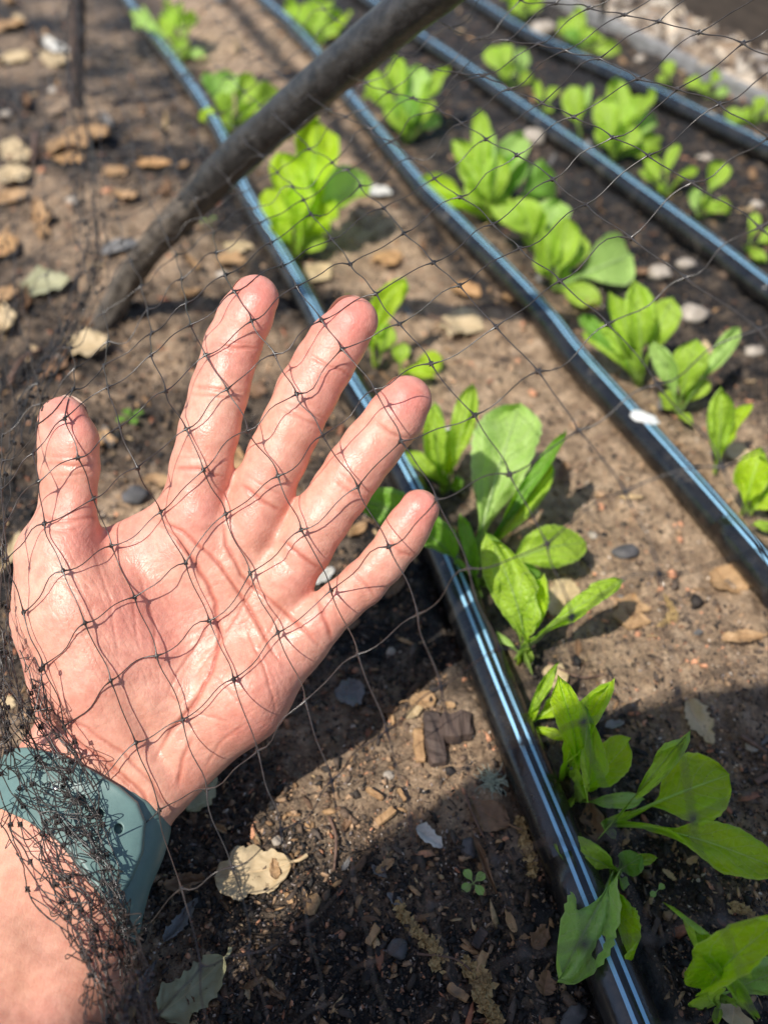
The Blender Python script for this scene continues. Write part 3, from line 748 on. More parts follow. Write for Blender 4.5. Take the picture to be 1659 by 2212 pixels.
for base, lab, leaves in PL:
    Bp = G(base[0], base[1], .001)
    root = empty('lettuce_seedling', Bp, LB+lab, 'lettuce', 'lettuce seedlings planted in rows beside the pipes')
    for (tx, ty, w, mk, u, kw) in leaves:
        sd += 1
        if u >= 5: T = G(tx, ty, u/1000.)
        else:
            Fg = G(tx, ty)[1]; uu = u
            F = Bp[1]+(Fg-Bp[1])*uu
            T = atF(tx, ty, F)
        if T[2] < .006: T = G(tx, ty, .008)
        d = depth_of(T)
        jit = np.array([rng.normal(0, .0006), rng.normal(0, .0006), 0])
        near = d < .42
        kk = dict(kw)
        if u >= 5: kk.setdefault('curl', .02); T = G(tx, ty, max(u, 14.)/1000.) if w > 45 else T
        kk.setdefault('lift', .06+.1*rng.random()); kk.setdefault('curl', .2+.4*rng.random())
        kk.setdefault('cup', .15+.35*rng.random()); kk.setdefault('rip', .11+.09*rng.random())
        kk.setdefault('t0', .16+.14*rng.random())
        nf = None
        wv = (CAM-T); wv = wv/np.linalg.norm(wv)
        nf = wv*.75+np.array([rng.normal(0, .22), rng.normal(0, .15), .45])
        leaf_mesh('leaf', Bp+jit, T, w*(.86 if near else .80)*d/FP, M[MK[mk]], root, seed=sd, nface=nf, nv=34 if near else 16, nu=7 if near else 4, **kk)

# tiny sprouts
def sprout(px, py, s, label, n=3, mat='leafp'):
    c = G(px, py, .003); root = empty('sprout', c, label, 'sprout')
    mb = MB(); mb.tube(spline([c-np.array([0, 0, .005]), c], 5), s*.06, 5); mb.build('stem', M['leafp'], root)
    for k in range(n):
        a = k*2*np.pi/n+.6
        leaf_mesh('leaf', c, c+np.array([math.cos(a)*s, math.sin(a)*s, s*.25]), s*.62, M[mat], root, nface=np.array([0, 0, 1.]), nv=10, nu=3, t0=.1, serr=0, rip=0, seed=k)
sprout(1022, 1908, .0052, 'tiny blue green weed sprout with round leaves in the dark soil', 4)
sprout(1418, 1925, .0035, 'tiny pale sprout on a thin bent stem right of the lobed lettuce', 2)
sprout(283, 905, .0085, 'small green weed between the thumb and forefinger', 4, 'leafd')
sprout(452, 478, .007, 'small pale weed beside the lower end of the pole', 2)

# ------------------------------------------------------------------ dry leaves
def dry_leaf(px, py, Lpx, Wpx, rot, mk, label, spiny=0, curl=.25, fold=.2, h=.002, stem=.25, tilt=0.0, seed=0, name='dry_leaf'):
    """rot: picture angle of the leaf axis (deg, 0 = right, 90 = up)"""
    c = G(px, py, h); d = depth_of(c)
    a = G(px-math.cos(R(rot))*Lpx/2, py+math.sin(R(rot))*Lpx/2, h)
    b = G(px+math.cos(R(rot))*Lpx/2, py-math.sin(R(rot))*Lpx/2, h+tilt)
    ax = b-a; L = np.linalg.norm(ax); ax /= L
    # width: measure across in picture, on the ground
    a2 = G(px-math.sin(R(rot))*Wpx/2, py-math.cos(R(rot))*Wpx/2, h); b2 = G(px+math.sin(R(rot))*Wpx/2, py+math.cos(R(rot))*Wpx/2, h)
    nn = np.array([0, 0, 1.]); sdv = np.cross(nn, ax); sdv /= np.linalg.norm(sdv); nn = np.cross(ax, sdv)
    W = abs(np.dot(b2-a2, sdv))
    nv, nu = 40, 8
    v = np.linspace(0, 1, nv)
    w = np.sin(np.pi*v**.85)**.62
    w = w*(1+.34*fbm(v*5+seed, np.full(nv, seed*1.1), 3, seed % 13))
    if spiny: w = w*(1+spiny*(((v*7+.3) % 1)**3-.25))
    uu = np.linspace(-1, 1, 2*nu+1)
    Vs = np.zeros((nv, len(uu), 3))
    for k, u_ in enumerate(uu):
        z = fold*W*.5*abs(u_)*w + curl*L*((v-.5)**2)*1.2 + .10*L*fbm(v*3+seed, np.full(nv, u_*1.5), 3, (seed+3) % 19)
        asym = 1+.35*fbm(v*6+7*seed, np.full(nv, 3.0 if u_ > 0 else 9.0), 2, 4)
        Vs[:, k] = a+ax*(v*L)[:, None]+sdv*(u_*w*W*.5*asym)[:, None]+nn*z[:, None]
    Vv = Vs.reshape(-1, 3); k = len(uu)
    zmin = np.percentile(Vv[:, 2]-soil_z(Vv[:, 0], Vv[:, 1], True), 4); Vv[:, 2] -= zmin-.0007
    i = np.arange(nv-1)[:, None]*k; j = np.arange(k-1)[None]
    Q = np.stack([i+j, i+j+1, i+k+j+1, i+k+j], -1).reshape(-1, 4)
    V2 = Vv+np.array([0, 0, -.00018]); nq = len(Vv)
    allV = [Vv, V2]; allQ = [Q, Q[:, ::-1]+nq]
    lf = np.zeros((len(Vv), 3)); lf[:, 0] = np.tile(uu, nv); lf[:, 1] = np.repeat(v, k)
    lfs = [lf, lf]
    if stem > 0:
        s0 = Vs.reshape(nv, k, 3)[-1, nu]*1.0; s0[2] = Vv.reshape(nv, k, 3)[-1, nu, 2]
        st = spline([s0-ax*L*.03, s0+ax*L*stem*.5+nn*L*.02, s0+ax*L*stem+sdv*L*.05], 8)
        mb = MB(); mb.tube(st, np.linspace(.00035, .0006, 8)*min(1.6, L/.02), 6, cap=False)
        allV.append(mb.V[0]); allQ.append(mb.Q[0]+2*nq); lfs.append(np.zeros((len(mb.V[0]), 3)))
    o = make_obj(name, np.vstack(allV), np.vstack(allQ), M[mk])
    a_ = o.data.attributes.new('lf', 'FLOAT_VECTOR', 'POINT'); a_.data.foreach_set('vector', np.vstack(lfs).astype(np.float32).ravel())
    tag(o, label, 'dry leaf', 'dead leaves lying on the soil')
    return o
for q, (px, py, L_, W_, rot, mk, lab, sp, cu, fo, st) in enumerate(DL):
    dry_leaf(px, py, L_, W_, rot, mk, lab, sp, cu, fo, .002, st, 0, q)
# many small anonymous dead leaves, same kind
nsm = 0
mks = ['dtan', 'dbrown', 'dcream', 'dbrown', 'dbrown', 'dgrey', 'dtan']
while nsm < 130:
    px = rng.random()*1700; py = rng.random()*2212
    left = px < 560 and py < 1050
    if not left and rng.random() < .55: continue
    w = G(px, py)
    if pipe_dist(np.array([w[0]]), np.array([w[1]]))[0] < .018: continue
    if dry_and_light(w[0], w[1]) > .6 and rng.random() < .6: continue
    s = (.010+.011*rng.random())*(1.0 if left else .7)*FP/depth_of(w)*(1 if py < 1200 else .6)
    mk = mks[rng.integers(len(mks))]
    o = dry_leaf(px, py, s, s*(.22+.35*rng.random()), rng.random()*360, mk, None, .3*(rng.random() < .5), .2+.5*rng.random(), .2+.8*rng.random(), .002, 0, 0, 200+nsm)
    del o['category']; o['category'] = 'leaf scrap'
    o.name = 'leaf_scrap'; o['group'] = 'small scraps of dead leaf strewn on the soil'
    o['label'] = 'small scrap of dead leaf strewn on the soil'
    nsm += 1

# ------------------------------------------------------------------ pebbles, wood, twigs
PB = [
 (1422,594,52,46,'stone','round white pebble nearest the third pipe'),
 (1477,580,42,32,'stone','smaller pebble just right of the round white one'),
 (1494,687,64,48,'stone','large pale pebble right of the upright seedling'),
 (1519,350,36,24,'stone','white pebble above the star shaped seedling'),
 (1152,302,52,44,'stone','pale angular stone beside the third pipe'),
 (1172,72,64,42,'stone','bluish white stone at the farthest pipe'),
 (1632,445,28,22,'stone','small white pebble at the right edge'),
 (1382,132,26,22,'stone','little white pebble near the gravel'),
 (295,1078,56,46,'stoned','grey stone seen between thumb and forefinger'),
 (700,235,44,40,'stone','white stone in the gap under the pole'),
 (1012,1835,36,44,'stoned','dark grey stone in the black soil left of the pipe'),
 (840,1680,24,20,'stone','small cream pebble in the lit strip'),
 (845,1408,22,18,'stone','small tan pebble at the shadow edge of the little finger'),
 (1625,1610,32,22,'stone','pale pebble at the right edge in shadow'),
 (600,1815,24,20,'stone','pale pebble above the big cream leaf'),
 (700,2135,0,0,None,''),
 (1240,2195,70,40,'stoned','dark clod of earth at the bottom beside the pipe'),
 (860,2050,46,40,'stoned','round dark clod among the dry catkins'),
 (1278,1165,22,22,'stone','tiny tan pebble right of the arching leaf'),
 (1350,1195,60,34,'stoned','flat grey stone on the pale soil'),
 (480,590,30,22,'stone','small pale pebble left of the forefinger tip'),
 (160,440,30,24,'stone','small pale pebble above the upright tan leaf'),
 (15,245,26,22,'stone','pale pebble at the left edge, upper'),
 (118,200,24,20,'stone','pale pebble left of the dark stake'),
 (470,222,0,0,None,''),
 (1625,760,50,30,'stone','pale pebble at the right edge below the curved leaf'),
]
for q, (px, py, wx, hy, mk, lab) in enumerate(PB):
    if mk is None: continue
    c = G(px, py); d = depth_of(c); rx = wx*d/FP/2; ry = hy*d/FP/2
    o = blob((c[0], c[1], soil_z(c[0], c[1], False)+min(rx, ry)*.45), rx, ry*1.1, min(rx, ry)*.7, rng.random()*.6, M[mk], 'pebble', q, n=20, lump=.3)
    tag(o, lab, 'pebble', 'pebbles scattered over the bed')

def chip(px, py, Lpx, Wpx, rot, th, mk, label, name='wood_chip'):
    c = G(px, py, .002); d = depth_of(c)
    a = G(px-math.cos(R(rot))*Lpx/2, py+math.sin(R(rot))*Lpx/2, .002); b = G(px+math.cos(R(rot))*Lpx/2, py-math.sin(R(rot))*Lpx/2, .002)
    L = np.linalg.norm(b-a); ax = (b-a)/L; sdv = np.cross([0, 0, 1], ax); W = Wpx*d/FP*1.05
    n = 12; v = np.linspace(-.5, .5, n); rows = []
    prof = [(-.5, 0), (-.42, 1), (0, 1.08), (.42, 1), (.5, 0)]
    for i_, vv in enumerate(v):
        e = (1-.25*(abs(vv) > .48))
        for (pu, pz) in prof:
            jx = fbm(np.array([vv*6+px]), np.array([pu*4+py]), 2, 3)[0]
            rows.append((a+b)/2+ax*(vv*L+(jx*.05*L if i_ in (0, n-1) else 0))+sdv*(pu*W*e*(1+.25*jx))+np.array([0, 0, 1.])*(pz*th*e*(1+.3*jx)))
    V = np.array(rows); k = len(prof)
    V[:, 2] += soil_z((a+b)[0]/2, (a+b)[1]/2, False)
    i = np.arange(n-1)[:, None]*k; j = np.arange(k-1)[None]
    Q = np.stack([i+j, i+k+j, i+k+j+1, i+j+1], -1).reshape(-1, 4)
    faces = [tuple(map(int, q)) for q in Q]+[(0, 1, 2, 3, 4), tuple(range(n*k-1, n*k-k-1, -1))]
    o = make_obj(name, V, faces, M[mk], smooth=False)
    tag(o, label, 'wood chip', 'wood chips on the soil'); return o
chip(938,1600,112,42,-80,.0035,'wood','dark weathered splinter of wood lying in the lit strip')
chip(985,1578,66,62,5,.0045,'wood','squarish black wood block against the nearest pipe')
chip(905,1612,70,22,-84,.0015,'chip','thin reddish splinter beside the weathered one')
chip(1038,2082,56,20,68,.0015,'chip','pale chip in the black soil at the bottom')
chip(1036,2025,0.1+44,22,62,.0015,'wood','grey brown chip above the pale one')
chip(805,2020,44,16,60,.0012,'chip','narrow tan chip near the dry catkins')
chip(868,1722,30,10,-60,.0012,'chip','short bright chip in the middle of the lit strip')
chip(810,1723,42,10,-35,.0012,'chip','thin bright sliver in the lit strip')
chip(833,1770,46,18,40,.0012,'chip','wide tan chip in the lit strip')
chip(990,2140,52,18,-35,.0015,'chip','orange tan chip at the tip of the catkins')
chip(1420,1995,40,12,70,.0012,'wood','dark splinter right of the lobed lettuce leaves')

def twig(pts, r, mk, label, name='twig', cat='twig'):
    w = np.array([G(x, y, h) for x, y, h in pts]); C = spline(w, 16)
    mb = MB(); mb.tube(C, np.linspace(r, r*.6, 16)*(1+.15*rng.random(16)), 7)
    o = mb.build(name, M[mk], None); tag(o, label, cat, 'twigs on the soil'); return o
twig([(712,1765,.001),(726,1810,.003),(722,1880,.001)], .0007, 'stick', 'reddish brown curved twig above the big cream leaf')
twig([(22,830,.001),(45,780,.004),(92,752,.003)], .0016, 'stick', 'bent reddish stick left of the thumb')
twig([(78,290,.001),(72,350,.004)], .003, 'stick', 'short reddish stick at the upper left')
twig([(1000,1700,.001),(1022,1760,.003),(1046,1810,.002)], .0007, 'stick', 'thin straight twig under the brown leaf')
twig([(925,680,.001),(960,695,.004),(985,720,.003)], .0008, 'stick', 'pale thin twig at the wide ragged leaf')
twig([(1385,1715,.004),(1360,1765,.002),(1300,1880,.001)], .0006, 'stick', 'thin dark twig between the two lower seedlings')
twig([(1600,1590,.001),(1655,1625,.003)], .0012, 'stick', 'grey brown twig at the right edge in shadow')
twig([(1600,2110,.001),(1632,2050,.003),(1625,1990,.001)], .0009, 'stick', 'dark twig above the corner seedling')
twig([(1630,1690,.001),(1690,1660,.004)], .0012, 'stick', 'short twig cut by the right edge')
twig([(1180,1430,.001),(1250,1462,.002),(1305,1458,.001)], .0006, 'stick', 'pale rootlet on the lit soil')
twig([(900,2060,.001),(990,2075,.003),(1060,2145,.001)], .0004, 'stick', 'wiry dark twig crossing the soil at the bottom')

# lichen tuft
def lichen(px, py, s):
    mb = MB(); c = G(px, py, .002)
    for q in range(90):
        a = rng.random()*2*np.pi; L = s*(.4+.8*rng.random())
        p = [c+np.array([rng.normal(0, s*.12), rng.normal(0, s*.12), 0])]
        dirv = np.array([math.cos(a), math.sin(a), .3+.9*rng.random()]); dirv /= np.linalg.norm(dirv)
        for k in range(5):
            dirv = dirv+rng.normal(0, .45, 3); dirv /= np.linalg.norm(dirv)
            p.append(p[-1]+dirv*L/5)
        mb.tube(spline(p, 10), np.linspace(.00022, .0001, 10), 4)
    o = mb.build('lichen_tuft', M['lichen']); tag(o, 'pale grey green tuft of lichen beside the nearest pipe', 'lichen')
lichen(1062, 1692, .0085)

def catkin(pts, label, n=60, s=.0013):
    w = np.array([G(x, y, .0022) for x, y in pts]); C = spline(w, n)
    mb = MB(); mb.tube(C, .0003, 5)
    tris_ = []
    for k in range(n):
        for r_ in range(3):
            c = C[k]+rng.normal(0, s*.7, 3)*np.array([1, 1, .4])
            th = rng.random()*6.28; e1 = np.array([math.cos(th), math.sin(th), rng.normal(0, .5)]); e1 /= np.linalg.norm(e1)
            e2 = np.cross(e1, [0.3*rng.normal(), .3*rng.normal(), 1]); e2 /= np.linalg.norm(e2)
            z = np.cross(e1, e2)*s*.5
            a_ = s*(.7+.5*rng.random())
            Vv = [c-e1*a_, c+e2*a_*.6+z*.4, c+e1*a_, c-e2*a_*.6+z*.4, c+z, c-e1*a_*.4+z*1.2]
            mb.add(np.array(Vv), np.array([[0, 1, 4, 5], [1, 2, 3, 4], [0, 5, 4, 3]]))
    o = mb.build('catkin', M['catkin'], smooth=False); tag(o, label, 'catkin', 'dry oak catkins on the soil')
catkin([(858,1955),(880,1990),(915,2025)], 'dry catkin curving above the round clod', 40)
catkin([(915,2030),(945,2060),(938,2090)], 'dry catkin ending in the clump below the clod', 40)
catkin([(1010,2085),(1042,2120),(1040,2160)], 'thick golden catkin at the bottom right of the pale chip', 70, .0017)
catkin([(1045,2165),(1070,2205),(1075,2260)], 'golden catkin running off the bottom edge', 60, .0016)
catkin([(1124,1770),(1128,1815),(1140,1830),(1150,1885)], 'golden catkin along the left side of the nearest pipe', 60, .0014)
catkin([(1580,1960),(1620,1975),(1640,2010)], 'dry catkin near the right edge under the pointed leaf', 40)
catkin([(1420,1355),(1450,1330),(1440,1290)], 'pale dry catkin on the lit soil', 36, .0012)

# ------------------------------------------------------------------ raised bed board, edging, posts
b0 = G(1412, 0); b1 = G(1700, 134)
dv = (b1-b0)[:2]; dl = np.linalg.norm(dv); dv /= dl; nv_ = np.array([-dv[1], dv[0]]); nv_ = nv_ if nv_[1] > 0 else -nv_
root = empty('garden_board', b0, 'dark wooden board wall of another raised bed at the top right', 'raised bed')
cc = b0[:2]+dv*.45+nv_*.02
V_, Q_ = box((cc[0], cc[1], .09), (.95, .02, .09), math.atan2(dv[1], dv[0]))
o = make_obj('plank', V_, [tuple(map(int, q)) for q in Q_], M['board'], root, False)
mod = o.modifiers.new('b', 'BEVEL'); mod.width = .003; mod.segments = 2
cc2 = b0[:2]+dv*.45+nv_*.03
V_, Q_ = box((cc2[0], cc2[1], .19), (.97, .045, .0095), math.atan2(dv[1], dv[0]))
o = make_obj('top_rail', V_, [tuple(map(int, q)) for q in Q_], M['bark'], root, False)
mod = o.modifiers.new('b', 'BEVEL'); mod.width = .002; mod.segments = 2
# low edging
mid = (e0[:2]+ed*.1); V_, Q_ = box((mid[0], mid[1], .004), (1.5, .006, .010), math.atan2(ed[1], ed[0]))
o = make_obj('bed_edging', V_, [tuple(map(int, q)) for q in Q_], M['dgreyw'], None, False)
tag(o, 'low grey timber edging between the bed and the gravel', 'edging')
mod = o.modifiers.new('b', 'BEVEL'); mod.width = .003; mod.segments = 2
def post(px, py, wpx, h, mk, label, name='stake'):
    c = G(px, py); r = wpx*depth_of(c)/FP/2
    up_ = atF(px+2, py-200, c[1])-c; up_ /= np.linalg.norm(up_)
    C = np.array([c+up_*z for z in np.linspace(-.03, h, 14)]); C[:, 0] += fbm(np.linspace(0, 3, 14), np.full(14, px*.1), 2)*.002
    mb = MB(); mb.tube(C, r*(1+.04*rng.random(14)), 12); o = mb.build(name, M[mk]); tag(o, label, 'stake')
post(168, 235, 30, .55, 'wood', 'dark upright stake at the upper left behind the netting')
post(1300, 58, 15, .4, 'sleeve', 'thin black post at the top edge in front of the gravel')

# ------------------------------------------------------------------ pole
PO = [(1010,-78,64),(960,-35,62),(860,42,60),(720,158,57),(600,262,53),(500,352,49),(430,425,44),(366,495,40),(306,568,38),(264,630,35),(233,688,34)]
tt = np.linspace(0, 1, len(PO)); pts = []; rad = []
dt, db = .335, depth_of(G(245, 690))
for (px, py, r_) in PO:
    t_ = np.clip((px-245)/(900-245), 0, 1.25)
    inv = 1/db+(1/dt-1/db)*t_; d_ = 1/inv
    pts.append(P(px, py, d_)); rad.append(r_*.80*d_/FP)
pts = np.array(pts); rad = np.array(rad)
pts = np.vstack([pts[0]+(pts[0]-pts[1])*3.5, pts, pts[-1]+(pts[-1]-pts[-2])*1.2]); rad = np.r_[rad[0], rad, rad[-1]]
CR = spline(np.hstack([pts, rad[:, None]]), 90)
proot = empty('net_support_pole', pts[-2], 'dark round pole slanting up from the soil to hold the netting', 'pole')
def pole_part(name, i0, i1, mk, grow, amp, seed):
    C = CR[i0:i1, :3]; r_ = CR[i0:i1, 3]*grow; n = 40; m = len(C)
    T = np.gradient(C, axis=0); T /= np.linalg.norm(T, axis=1)[:, None]
    sdv = np.cross(T, [0, 0, 1]); sdv /= np.linalg.norm(sdv, axis=1)[:, None]; up = np.cross(sdv, T)
    th = np.arange(n)*2*np.pi/n
    rr = r_[:, None]*(1+amp*fbm(np.arange(m)[:, None]*.09+0*th[None], 3+2*np.cos(th)[None]+0*r_[:, None], 4, seed)+amp*.8*fbm(np.arange(m)[:, None]*.35+0*th[None], 9+3*np.sin(th)[None]+0*r_[:, None], 3, seed+2))
    V = C[:, None]+rr[..., None]*(np.cos(th)[None, :, None]*sdv[:, None]+np.sin(th)[None, :, None]*up[:, None])
    i = np.arange(m-1)[:, None]*n; j = np.arange(n)[None]; j2 = (j+1) % n
    Q = np.stack([i+j, i+n+j, i+n+j2, i+j2], -1).reshape(-1, 4)
    faces = [tuple(map(int, q)) for q in Q]+[tuple(range(n)), tuple(range(m*n-1, m*n-n-1, -1))]
    return make_obj(name, V.reshape(-1, 3), faces, M[mk], proot)
pole_part('branch', 50, 90, 'bark', 1.0, .22, 3)
pole_part('sleeve', 0, 56, 'sleeve', 1.0, .07, 11)

# ------------------------------------------------------------------ the hand (signed distance field, surface nets)
STEP = 3.0
D0 = .26                      # depth of the palm
def seg_sdf(Pg, a, b, ra, rb, zs=1.0):
    ax, ay, az = a; bx, by, bz = b
    dx, dy, dz = bx-ax, by-ay, (bz-az)/zs
    L2 = dx*dx+dy*dy+dz*dz
    X_, Y_, Z_ = Pg
    qx = X_-ax; qy = Y_-ay; qz = (Z_-az)/zs
    t = np.clip((qx*dx+qy*dy+qz*dz)/L2, 0, 1)
    d = np.sqrt((qx-t*dx)**2+(qy-t*dy)**2+(qz-t*dz)**2)-(ra+(rb-ra)*t)
    return d*min(1.0, zs+.0)
def smin(a, b, k):
    h = np.clip(k-np.abs(a-b), 0, None)/k
    return np.minimum(a, b)-h*h*k*.25
ZF = .86   # fingers slightly flattened
FING = dict(
 index=[(551,645,22,52),(530,684,14,59),(503,745,8,61),(474,845,6,63),(452,930,2,65),(434,1010,-6,66),(415,1100,-14,66)],
 middle=[(764,693,26,53),(728,739,18,62),(700,785,12,64),(663,848,10,66),(629,922,8,64),(600,985,4,65),(572,1050,-4,64),(540,1130,-12,64)],
 ring=[(880,864,24,53),(855,900,18,61),(802,966,12,62),(765,1015,10,62),(735,1062,8,62),(695,1118,4,62),(655,1185,-4,62),(610,1250,-14,60)],
 little=[(906,1100,18,43),(882,1138,14,47),(866,1164,10,48),(828,1215,8,46),(785,1260,6,48),(735,1302,0,48),(690,1345,-8,51),(640,1400,-18,54)],
 thumb=[(137,912,8,56),(148,955,6,66),(150,1010,2,66),(148,1070,0,61),(143,1130,4,66),(122,1205,8,82),(140,1320,4,104)],
)
PALM = [  # (a, b, ra, rb, zs)
 ((245,1640,-26),(420,1120,-24),88,66,.8), ((285,1650,-26),(545,1140,-24),84,62,.8), ((330,1640,-24),(615,1255,-22),84,60,.8),
 ((345,1680,-12),(520,1500,-6),82,96,.82), ((520,1500,-6),(650,1385,-18),96,58,.82),
 ((122,1205,8),(150,1340,8),84,114,.8), ((150,1340,8),(192,1475,8),114,118,.8), ((192,1475,8),(245,1620,-4),118,96,.82),
 ((235,1330,-8),(300,1500,-8),112,112,.8), ((175,1245,-34),(405,1125,-30),72,60,.66), ((200,1330,-30),(430,1200,-28),90,80,.6),
]
ARM = [
 ((285,1700,-12),(243,1800,-14),98,103,.85), ((130,1655,-14),(85,1790,-14),98,108,.85), ((200,1650,-12),(165,1800,-12),105,118,.8),
 ((243,1800,-14),(160,2060,-14),103,118,.85), ((85,1790,-14),(-10,2060,-14),108,130,.85), ((165,1800,-12),(75,2060,-12),118,140,.8),
 ((160,2060,-14),(70,2330,-14),118,150,.85), ((-10,2060,-14),(-120,2330,-14),130,160,.85), ((70,2330,-14),(-20,2600,-14),150,190,.85), ((-120,2330,-14),(-220,2600,-14),160,190,.85),
]
def lift(y):  # the forearm rises toward the phone below the wrist
    t = np.clip((y-1690)/ (2600-1690), 0, 1)
    return 620*t**1.35
x0, x1, y0, y1, z0, z1 = -430, 990, 570, 2560, -190, 170
def field(step, x0, x1, y0, y1, z0, z1):
    xs = np.arange(x0, x1, step, dtype=np.float32); ys = np.arange(y0, y1, step, dtype=np.float32); zs = np.arange(z0, z1, step, dtype=np.float32)
    D = {}
    def newf(): return np.full((len(xs), len(ys), len(zs)), 60.0, np.float32)
    def app(arr, a, b, ra, rb, zsc, k, pad=64):
        r = max(ra, rb)+pad
        ix = slice(*np.searchsorted(xs, [min(a[0], b[0])-r, max(a[0], b[0])+r]))
        iy = slice(*np.searchsorted(ys, [min(a[1], b[1])-r, max(a[1], b[1])+r]))
        if ix.start >= ix.stop or iy.start >= iy.stop: return
        g = (xs[ix][:, None, None], ys[iy][None, :, None], zs[None, None, :])
        d = seg_sdf(g, a, b, ra, rb, zsc).astype(np.float32)
        arr[ix, iy] = smin(arr[ix, iy], d, k) if k > 0 else np.minimum(arr[ix, iy], d)
    palm = newf()
    for a, b, ra, rb, zc in PALM: app(palm, a, b, ra, rb, zc, 44)
    for a, b, ra, rb, zc in ARM: app(palm, a, b, ra, rb, zc, 40)
    arm = newf()
    for a, b, ra, rb, zc in ARM: app(arm, a, b, ra, rb, zc, 40)
    for nm, ch in FING.items():
        f = newf()
        for p, q in zip(ch[:-1], ch[1:]):
            app(f, p[:3], q[:3], p[3], q[3], ZF, 10)
        palm = smin(palm, f, 20 if nm != 'thumb' else 30)
    return palm, arm, xs, ys, zs

def surface_nets(D, xs, ys, zs):
    s = D < 0
    nx, ny, nz = D.shape
    c = [s[i:nx-1+i, j:ny-1+j, k:nz-1+k] for i in (0, 1) for j in (0, 1) for k in (0, 1)]
    anyv = np.logical_or.reduce(c); allv = np.logical_and.reduce(c)
    act = anyv & ~allv
    I, J, K = np.nonzero(act)
    idx = np.full(act.shape, -1, np.int64); idx[I, J, K] = np.arange(len(I))
    cor = {(i, j, k): D[I+i, J+j, K+k] for i in (0, 1) for j in (0, 1) for k in (0, 1)}
    acc = np.zeros((len(I), 3)); cnt = np.zeros(len(I))
    for ax in range(3):
        o = [a for a in range(3) if a != ax]
        for u in (0, 1):
            for w in (0, 1):
                A = [0, 0, 0]; A[o[0]] = u; A[o[1]] = w; B = list(A); B[ax] = 1
                da = cor[tuple(A)]; dbb = cor[tuple(B)]
                m = (da < 0) != (dbb < 0)
                t = da/(da-dbb+1e-20)
                p = np.zeros((len(I), 3)); p[:, o[0]] = u; p[:, o[1]] = w; p[:, ax] = t
                acc[m] += p[m]; cnt[m] += 1
    loc = acc/cnt[:, None]
    st = xs[1]-xs[0]
    V = np.stack([xs[I]+loc[:, 0]*st, ys[J]+loc[:, 1]*st, zs[K]+loc[:, 2]*st], 1)
    quads = []
    for ax in range(3):
        o = [a for a in range(3) if a != ax]
        sl0 = [slice(1, -1)]*3; sl1 = [slice(1, -1)]*3
        sl0[ax] = slice(0, -1); sl1[ax] = slice(1, None)
        m = s[tuple(sl0)] != s[tuple(sl1)]
        g = np.argwhere(m)
        g[:, o[0]] += 1; g[:, o[1]] += 1
        ins = s[g[:, 0], g[:, 1], g[:, 2]]
        def cell(du, dw):
            h = g.copy(); h[:, o[0]] += du; h[:, o[1]] += dw
            return idx[h[:, 0], h[:, 1], h[:, 2]]
        q = np.stack([cell(-1, -1), cell(0, -1), cell(0, 0), cell(-1, 0)], 1)
        flip = ins if ax != 1 else ~ins
        q[~flip] = q[~flip][:, ::-1]
        quads.append(q)
    Q = np.vstack(quads); Q = Q[(Q >= 0).all(1)]
    return V, Q

def vnormals(V, Q):
    n = np.cross(V[Q[:, 2]]-V[Q[:, 0]], V[Q[:, 3]]-V[Q[:, 1]])
    N = np.zeros_like(V)
    for k in range(4): np.add.at(N, Q[:, k], n)
    return N/(np.linalg.norm(N, axis=1)[:, None]+1e-12)

def to_world(V):
    """hand space: picture units, z toward the camera"""
    z = V[:, 2]+lift(V[:, 1])
    d = D0-z*D0/FP
    return P(V[:, 0], V[:, 1], d)

def pl_dist(x, y, pts):
    best = np.full(x.shape, 1e9); tb = np.zeros(x.shape); m = len(pts)-1
    for i in range(m):
        ax, ay = pts[i]; bx, by = pts[i+1]; dx, dy = bx-ax, by-ay
        t = np.clip(((x-ax)*dx+(y-ay)*dy)/(dx*dx+dy*dy), 0, 1)
        d = np.hypot(x-ax-t*dx, y-ay-t*dy); k = d < best
        best = np.where(k, d, best); tb = np.where(k, (i+t)/m, tb)
    return best, tb

fld, armf, xs, ys, zs = field(STEP, x0, x1, y0, y1, z0, z1)
HV, HQ = surface_nets(fld, xs, ys, zs)
for it in range(2):
    acc = np.zeros_like(HV); cnt = np.zeros(len(HV))
    for k in range(4):
        a_, b_ = HQ[:, k], HQ[:, (k+1) % 4]
        np.add.at(acc, a_, HV[b_]); np.add.at(acc, b_, HV[a_]); np.add.at(cnt, a_, 1); np.add.at(cnt, b_, 1)
    HV = HV*.5+.5*acc/cnt[:, None]
HN = vnormals(HV, HQ)
if HN[np.argmax(HV[:, 2]), 2] < 0: HQ = HQ[:, ::-1]; HN = -HN
x, y, z = HV.T
front = np.clip(HN[:, 2]*1.6, 0, 1)
disp = np.zeros(len(HV)); crease = np.zeros(len(HV)); pink = np.zeros(len(HV)); tan = np.zeros(len(HV))
def bumpf(cx, cy, rx, ry, amp, rot=0):
    ca, sa = math.cos(R(rot)), math.sin(R(rot))
    u_ = (x-cx)*ca+(y-cy)*sa; v_ = -(x-cx)*sa+(y-cy)*ca
    return amp*np.exp(-(u_/rx)**2-(v_/ry)**2)
